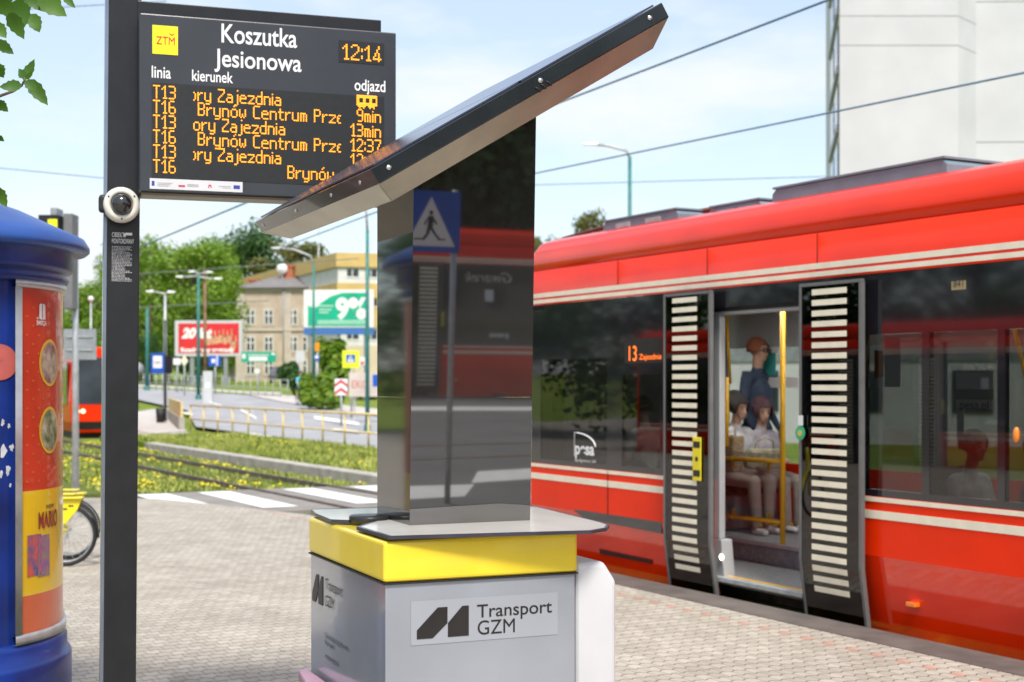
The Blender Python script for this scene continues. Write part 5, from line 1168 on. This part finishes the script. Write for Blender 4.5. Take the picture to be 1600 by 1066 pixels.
o, f, (cx, cz, w, h) = far_sign('chevron_sign', 'white sign with two red upward chevrons on the far verge', 533, 58, 523, 592, 543, 618, m_white)
b = MB()
for dz in (-.95, .0): b.prism([(cx-w, -.03, cz+h*dz), (cx, -.03, cz+h*(dz+.55)), (cx+w, -.03, cz+h*dz), (cx+w, -.03, cz+h*(dz+.33)), (cx, -.03, cz+h*(dz+.9)), (cx-w, -.03, cz+h*(dz+.33))], (0, .008, 0))
b.build('chevrons', m_sred, f)
far_sign('road_sign', 'round blue cycle path sign on the teal pole by the bushes', 495, 80, 490, 552, 500, 566, m_blue, 'round', deco=[(-.5, -.2, .5, .5, m_white)]); far_sign('road_sign', 'small white and red sign beside the yellow crossing sign', 567, 84, 562, 558, 570, 571, m_white, deco=[(-.6, -.8, .6, -.1, m_sred)])
far_sign('road_sign', 'grey back of a sign among the shrubs', 469, 84, 462, 548, 476, 566, m_lgre); far_sign('road_sign', 'round white sign back on the verge below the green direction sign', 402, 98, 398, 576, 406, 584, m_white, 'round'); far_sign('road_sign', 'orange flag sign above the round blue sign', 496, 84, 492, 535, 499, 549, M('sign_orange', (.75, .28, .01), .5))
p = gpt(325, 80); o = thing('info_pillar', 'pale grey information pillar right of the four armed lamp', 'pillar', p); b = MB(); b.box(-.26, .26, -.15, .15, 0, 1.85); b.build('column', m_lgre, o, bevel=.02); b = MB(); b.box(-.1, .12, -.16, -.151, .9, 1.2); b.build('panel', m_white, o)
p = gpt(575, 62); o = thing('hoarding', 'low pale hoarding with faint red lettering beside the chevron sign', 'hoarding', p); a = at(545, 620, 62)-p; c = at(640, 582, 62)-p; b = MB(); b.box(a.x, c.x, 0, .06, a.z, c.z); f = b.build('board', M('hoarding_cream', (.55, .48, .42), .7, 0, .1, 1), o); add_text('lettering', 'EKO', M('faded_red', (.55, .22, .18), .7), f, (a.x+.12, -.004, (a.z+c.z)/2-.15), .75, .32, bold=.02); b = MB(); b.box(a.x+1.05, a.x+1.35, -.006, -.001, a.z+.45, c.z-.1); b.build('blue_mark', m_blue, f)
for x in (a.x+.2, c.x-.3): b = MB(); b.box(x, x+.08, .06, .12, -.2, a.z+.4); b.build('post', m_galv, o)
# billboards
def billboard(name, label, Y, x0, y0, x1, y1, frame, legs, ang=0):
    p = gpt((x0+x1)/2, Y); o = thing(name, label, 'billboard', p, ang); a = at(x0, y1, Y)-p; c = at(x1, y0, Y)-p; b = MB(); b.box(a.x, c.x, 0, .35, a.z, c.z); b.build('frame', frame, o, bevel=.03)
    for f in legs: x = a.x+(c.x-a.x)*f; b = MB(); b.box(x-.15, x+.15, .1, .3, -.3, a.z); b.build('leg', m_gre, o)
    return o, a, c
o, a, c = billboard('billboard', 'red billboard with white slogan and group of people in a grey frame', 112, 272, 501, 379, 557, m_lgre, (.25, .75), R(-4)); W_, H_ = c.x-a.x, c.z-a.z
b = MB(); b.box(a.x+.3, c.x-.25, -.02, -.001, a.z+.25, c.z-.22); f = b.build('poster', M('billboard_red', (.62, .02, .025), .6, 0, .12, .5), o)
add_text('lettering', '20 lat', m_wtext, f, (a.x+.55, -.03, a.z+H_*.52), W_*.46, H_*.26, bold=.05, slant=.3); add_text('lettering', 'Rozdajemy nagrody', m_wtext, f, (a.x+.5, -.03, a.z+H_*.13), W_*.8, H_*.11, bold=.05)
b = MB(); b2 = MB(); rnd = random.Random(5)
for k in range(7):
    x = a.x+W_*(.50+.062*k); z = a.z+H_*(.33+rnd.uniform(-.03, .16)); b.prism([(x+.24*math.cos(R(t)), -.026-.002*k, z+.32*math.sin(R(t))) for t in range(0, 360, 24)], (0, .001, 0)); b.prism([(x+.15, -.024-.002*k, z+.1), (x+.28, -.024-.002*k, z+.1), (x+.25, -.024-.002*k, z+.8), (x+.16, -.024-.002*k, z+.8)], (0, .001, 0)); b2.prism([(x+.27*math.cos(R(t)), -.0255-.002*k, z+.12+.26*math.sin(R(t))) for t in range(0, 181, 20)], (0, .0004, 0))
b.build('printed_faces', M('printed_skin', (.60, .30, .17), .6, 0, .3, 3), f); b2.build('printed_hair', M('printed_hair', (.25, .09, .04), .6), f)
o, a, c = billboard('billboard', 'green and white billboard showing 9% above a blue strip', 125, 474, 453, 584, 512, m_white, (.12, .5, .88), R(-3)); W_, H_ = c.x-a.x, c.z-a.z
pts = [(.06, .04), (.94, .04), (.94, .92), (.55, .92), (.38, .82), (.25, .66), (.19, .55), (.14, .52), (.06, .60)]
b = MB(); b.prism([(a.x+W_*x, -.02, a.z+H_*z) for x, z in pts], (0, .019, 0)); f = b.build('poster', M('billboard_green', (.0, .40, .24), .6, 0, .12, .6), o)
add_text('lettering', '9%', m_wtext, f, (a.x+W_*.46, -.03, a.z+H_*.26), W_*.44, H_*.50, bold=.05); add_text('lettering', '9', m_wtext, f, (a.x+W_*.46, -.034, a.z+H_*.20), W_*.24, H_*.70, bold=.05) if 0 else None
b = MB()
for x0, x1, z in ((.2, .43, .56), (.22, .40, .46), (.22, .36, .38), (.2, .9, .16), (.2, .9, .10)): b.box(a.x+W_*x0, a.x+W_*x1, -.024, -.021, a.z+H_*z, a.z+H_*(z+.035))
b.build('small_print', M('print_mint', (.45, .66, .56), .6), f)
b = MB(); b.box(a.x, c.x, -.01, .34, a.z-.62, a.z-.02); b.build('strip', M('strip_blue', (.05, .16, .45), .5), o)
# ---------------------------------------------------------------- buildings
m_stone = M('sandy_stone', (.52, .42, .33), .9, 0, .14, .7, bump=.3, bscale=6); m_trim = M('pale_stone_trim', (.56, .49, .42), .9, 0, .08, 1); m_slate = M('grey_roof', (.19, .18, .18), .8, 0, .12, 1.5, bump=.3, bscale=9); m_brick = M('chimney_brick', (.45, .15, .08), .9, 0, .2, 4); m_pane = M('window_pane', (.05, .06, .07), .1, 0, .3, 1)
def window(par, x, z, w, h, y=0, trim=True, frame=m_white):
    b = MB(); 
    if trim: b.box(x-w*.75, x+w*.75, y-.05, y+.02, z-.18, z+h+.22)
    o = b.build('window', m_trim, par) if trim else None
    if not trim: b.bm.free()
    b = MB(); b.box(x-w/2, x+w/2, y-.075, y-.051, z, z+h); pn_ = b.build('window_frame' if trim else 'window', frame, o or par)
    if trim:
        b = MB()
        for sx in (-1, 1):
            for z0, z1 in ((.05, .56), (.64, .95)): b.box(x+sx*w*.26-w*.17, x+sx*w*.26+w*.17, y-.085, y-.076, z+h*z0, z+h*z1)
        b.build('panes', m_pane, o)
    return pn_
Ys = 150; hb = gpt(425, Ys); o = thing('stone_house', 'sandy stone house with hipped grey roof, white windows and red chimneys', 'house', hb, R(-6)); sx_ = F/Ys
X0, X1 = (368-425)/sx_, (500-425)/sx_; ze = H-(450-598)/F*Ys-hb.z
b = MB(); b.box(X0, X1, 0, 12, -2, ze); b.build('wall', m_stone, o)
b = MB()
for x in (X0, (443-425)/sx_, X1-.6): b.box(x-.06, x+.9, -.10, -.004, -2, ze-.2)
for z in (ze-.35, ze-4.6): b.box(X0-.1, X1+.1, -.14, -.101, z, z+.3)
b.build('pilasters', m_trim, o)
zr = H-(421-598)/F*Ys-hb.z; b = MB(); e = .5
v = [Vector(q) for q in ((X0-e, -e, ze), (X1+e, -e, ze), (X1+e, 12.5, ze), (X0-e, 12.5, ze), (X0+4.6, 5, zr), (X1-1, 5, zr))]
for f in ((0, 1, 5, 4), (1, 2, 5), (2, 3, 4, 5), (3, 0, 4), (0, 3, 2, 1)): b.poly([v[i] for i in f])
rf = b.build('roof', m_slate, o)
for px, yt, w in ((382, 432, .5), (437, 410, .65)): x = (px-425)/sx_; zt = H-(yt-598)/F*Ys-hb.z; b = MB(); b.box(x-w, x+w, 3, 4, ze+.2, zt); b.box(x-w-.1, x+w+.1, 2.9, 4.1, zt-.25, zt-.05); b.build('chimney', m_brick, rf)
x, z = (430-425)/sx_, H-(417-598)/F*Ys-hb.z; b = MB(); b.lathe([(.001, .1), (.5, 0), (.6, -.12)], 20, (x, 2.6, z), Matrix.Rotation(R(90), 3, 'X')); b.tube([(x, 2.7, z), (x, 2.9, z-1.5)], .05, 6); b.build('satellite_dish', m_white, rf)
for px in (391, 420, 459, 481):
    for yb in (507, 549, 585): window(o, (px-425)/sx_, H-(yb-598)/F*Ys-hb.z, .85, 1.55)
b = MB(); b.tube([((444-425)/sx_, -.18, 0), ((444-425)/sx_, -.18, ze)], .07, 6); b.build('drainpipe', m_gre, o)
for k in range(3): b = MB(); x = X0+3+3.5*k; b.lathe([(.001, 0), (.18, 0)], 10, (x, -.02, ze-1.1), Matrix.Rotation(R(90), 3, 'X')); b.bm.free()
Yb = 140; yb0 = gpt(528, Yb); o = thing('office_building', 'yellow banded flat roofed office building beside the pylon', 'building', yb0); sx_ = F/Yb
m_by = M('yellow_render', (.60, .42, .16), .8, 0, .06, 1); m_bw = M('white_render', (.66, .65, .63), .8, 0, .05, 1); m_bb = M('beige_render', (.60, .50, .36), .8, 0, .06, 1)
def zz(y): return H-(y-598)/F*Yb-yb0.z
front = Vector((.97, .24, 0)).normalized()*26; side = Vector((-.42, .907, 0)).normalized()*46
def slabb(name, za, zb_, m, off=0.0):
    d1 = front.normalized(); d2 = side.normalized(); P = [-d1*off-d2*off, front+d1*off-d2*off, front+side+d1*off+d2*off, side-d1*off+d2*off]; b = MB(); b.prism([q+Vector((0, 0, za)) for q in P], (0, 0, zb_-za)); return b.build(name, m, o)
slabb('wall', -3, zz(540), m_bb); slabb('wall', zz(540), zz(512), m_bw); slabb('spandrel', zz(512)+.005, zz(442), m_by, .12); slabb('wall', zz(442), zz(417), m_bw); slabb('parapet', zz(417)+.004, zz(395), m_by, .25)
fa = math.atan2(front.y, front.x); fe = thing('x', '', ''); bpy.data.objects.remove(fe)
T = Matrix.Rotation(fa, 4, 'Z')
for k in range(7):
    for yt, ybm in ((420, 432), (465, 478), (515, 530)):
        x = .9+k*1.85; b = MB(); b.box(x, x+1.15, -.03 if yt != 465 else -.15, .05, zz(ybm), zz(yt), T); w = b.build('window', m_pane, o); b = MB(); b.box(x+.5, x+.58, -.05 if yt != 465 else -.17, -.031 if yt != 465 else -.151, zz(ybm), zz(yt), T); b.box(x-.08, x+1.23, -.06 if yt != 465 else -.2, -.031 if yt != 465 else -.151, zz(ybm)-.1, zz(ybm), T); b.build('window_bar', m_white, w)
# tall pale tower block, upper right
Yt = 62; o = thing('tower_block', 'tall pale panelled tower block with a row of dark windows at its left edge', 'building', gpt(1300, Yt, -1)); bp = o.location
m_tw = M('white_panel', (.55, .56, .575), .85, 0, .05, .4, bump=.05); m_twg = M('grey_panel', (.52, .54, .57), .85, 0, .04, .4)
def tx(px): return (px-1300)/F*Yt
b = MB(); b.mi = 0; zt = 40
P = [(tx(1312), 0), (tx(1497), 0), (tx(1543), 2.6), (tx(1543), 2.2), (tx(1900), 2.2), (tx(1900), 16), (tx(1295), 16), (tx(1295), 1.2)]
P = [(tx(1312), 0), (tx(1497), 0), (tx(1543), 1.5), (tx(1900), 1.1), (tx(1900), 16), (3.30, 16)]
b.prism([(x, y, 0) for x, y in P], (0, 0, zt)); b.build('wall', m_tw, o)
b = MB(); z1 = H-(70-598)/F*Yt-bp.z
for k in range(-6, 6):
    z = z1+2.75*k
    b.box(tx(1312)+.01, tx(1497)-.01, -.004, .02, z, z+.06) if k % 2 == 0 or True else None
zj = [H-(y-598)/F*Yt-bp.z for y in (26, 72, -40, 320, -110)]
b.bm.clear()
for z in zj: b.box(tx(1312)+.01, tx(1497), -.003, .02, z, z+.05); b.prism([(tx(1497), -.003, z), (tx(1543), 1.497, z), (tx(1543), 1.52, z), (tx(1497), .03, z)], (0, 0, .05))
for y in (2, 222): z = H-(y-598)/F*(Yt+1.3)-bp.z; b.prism([(tx(1543), 1.494, z), (tx(1900), 1.094, z), (tx(1900), 1.12, z), (tx(1543), 1.52, z)], (0, 0, .05))
b.build('panel_joints', M('joint_grey', (.30, .30, .31), .9), o)
d = Vector((3.30-tx(1312), 16, 0)).normalized(); nn = Vector((-d.y, d.x, 0))
for k in range(14):
    for s0 in (.8, 5.2):
        z = 4+2.6*k; q0 = Vector((tx(1312), 0, z))+d*s0; q1 = q0+d*3.2; b = MB(); b.prism([q0+nn*.06, q1+nn*.06, q1-nn*.05, q0-nn*.05], (0, 0, 1.7)); w = b.build('window', m_pane, o)
    q0 = Vector((tx(1312), 0, 4+2.6*k-.5))+d*.3; q1 = q0+d*9; b = MB(); b.prism([q0+nn*.14, q1+nn*.14, q1, q0], (0, 0, .30)); b.build('window_ledge', m_gre, o)
# low shops beyond the tram, glimpsed through the open door
o = thing('shop_row', 'pale shop front with grey band glimpsed through the open tram door', 'building', (12, 44, 0), R(-24)); b = MB(); b.box(-9, 12, 0, 8, -.5, 4.2); b.build('wall', m_bw, o); b = MB(); b.box(-9, 12, -.05, -.003, 2.5, 3.3); b.build('fascia', M('fascia_grey', (.30, .32, .33), .5), o)
for k in range(6): b = MB(); b.box(-8.2+k*3.3, -7.0+k*3.3, -.06, -.004, .9, 2.2); b.build('shop_window', m_pane, o)
b = MB(); b.box(-9.2, 12.2, -.2, 8.2, 4.205, 4.5); b.build('roof', m_brick, o)
# ---------------------------------------------------------------- cyclist and car in the distance
M('helmet_cyan', (.10, .50, .58), .5)
Yc = 78; pc_ = gpt(468, Yc, .1)
B = [((-.02, 0, .93), .13, (0, -.12, 1.38), .16, 0), ((-.15, -.12, 1.42), .06, (.15, -.12, 1.42), .06, 0), ((0, -.14, 1.42), .055, (0, -.18, 1.58), .05, 2)]
head_bones(B, (0, -.2, 1.68), (0, -1, 0), 2)
for k in (-1, 1):
    B += [((k*.09, 0, .92), .10, (k*.11, -.28, .62 if k > 0 else .72), .07, 1), ((k*.11, -.28, .62 if k > 0 else .72), .065, (k*.11, -.12, .22 if k > 0 else .34), .045, 1), ((k*.11, -.12, .2 if k > 0 else .32), .04, (k*.11, -.26, .17 if k > 0 else .29), .035, 3), ((k*.18, -.12, 1.4), .055, (k*.24, -.3, 1.18), .042, 0), ((k*.24, -.3, 1.18), .042, (k*.22, -.5, 1.08), .03, 2)]; hand(B, (k*.22, -.5, 1.08), (0, -1, -.2), (0, 0, 1), 2)
cy = figure('person', 'small figure in a cyan top riding a bicycle along the far pavement', B, [bpy.data.materials['helmet_cyan'], m_jean, m_skin, m_bshoe], pc_, R(25), vox=.018); head_parts(cy, (0, -.2, 1.68), (0, -1, 0), m_hair_d, 'short')
o = bike('bicycle', 'dark bicycle under the figure in the cyan top', pc_, 0); o.rotation_euler = (0, 0, R(25+90)); o.location = pc_+Matrix.Rotation(R(25), 3, 'Z') @ Vector((0, .42, 0)); del o['group']
Yc = 118; p = gpt(447, Yc); o = thing('parked_car', 'small dark parked car half seen beside the shrubs', 'car', p, R(80)); m_car = M('car_paint', (.10, .10, .11), .25, 0, .1, 2, coat=.8)
b = MB(); pr = [(-2, .35), (2, .35), (2.05, .75), (1.3, .92), (.6, 1.42), (-1.2, 1.45), (-1.9, .98), (-2.05, .7)]; b.prism([(x, -.85, z) for x, z in pr], (0, 1.7, 0)); b.build('body', m_car, o, bevel=.1, seg=3)
for x in (-1.25, 1.25):
    for y in (-.87, .70): b = MB(); b.disc((x, y, .31), .31, 'y', .17, 20); b.build('wheel', m_rub, o)
b = MB(); b.prism([(-1.1, -.865, .95), (.95, -.865, .95), (.5, -.865, 1.34), (-1.05, -.865, 1.36)], (0, .01, 0)); b.prism([(1.24, -.7, .96), (1.24, .7, .96), (.64, .6, 1.38), (.64, -.6, 1.38)], (.02, 0, .015)); b.build('windows', m_pane, o)
# ---------------------------------------------------------------- overhead wires
m_wire = M('contact_wire', (.11, .20, .29), .6)
m_wire2 = M('span_wire', (.16, .19, .17), .7)
def wire(label, a, c, Ya, Yc, r, sag=.0):
    A, B_ = at(*a, Ya), at(*c, Yc); n = 10; b = MB(); b.tube([A.lerp(B_, k/n)-Vector((0, 0, sag*4*(k/n)*(1-k/n))) for k in range(n+1)], r, 6); o = b.build('overhead_wire', m_wire if r < .025 else m_wire2); tag(o, label, 'wire', 'overhead wires')
wire('thick blue grey wire rising from behind the solar roof to the upper right', (640, 250), (1420, -48), 26, 14, .014); wire('wire crossing the sky just above the single armed lamp', (700, 299), (1750, 83), 30, 15, .013)
wire('faint level wire low over the tram roof', (700, 293), (1500, 270), 60, 60, .018); wire('thin wire slanting left below the departure board', (150, 415), (420, 302), 40, 22, .016); wire('thin wire slanting up to the solar roof from the yellow building', (420, 395), (640, 312), 45, 30, .016)
wire('faint wire across the sky left of the board post', (-80, 255), (260, 288), 40, 40, .012); wire('highest wire at the upper left of the board post', (-60, 20), (260, 2), 30, 30, .010)
wire('upper of the wires in front of the green trees', (190, 430), (560, 404), 80, 80, .026); wire('lower of the wires in front of the green trees', (190, 482), (420, 470), 80, 80, .026)
for T in (T_A, T_B, T_C, T_D): assert T['label']
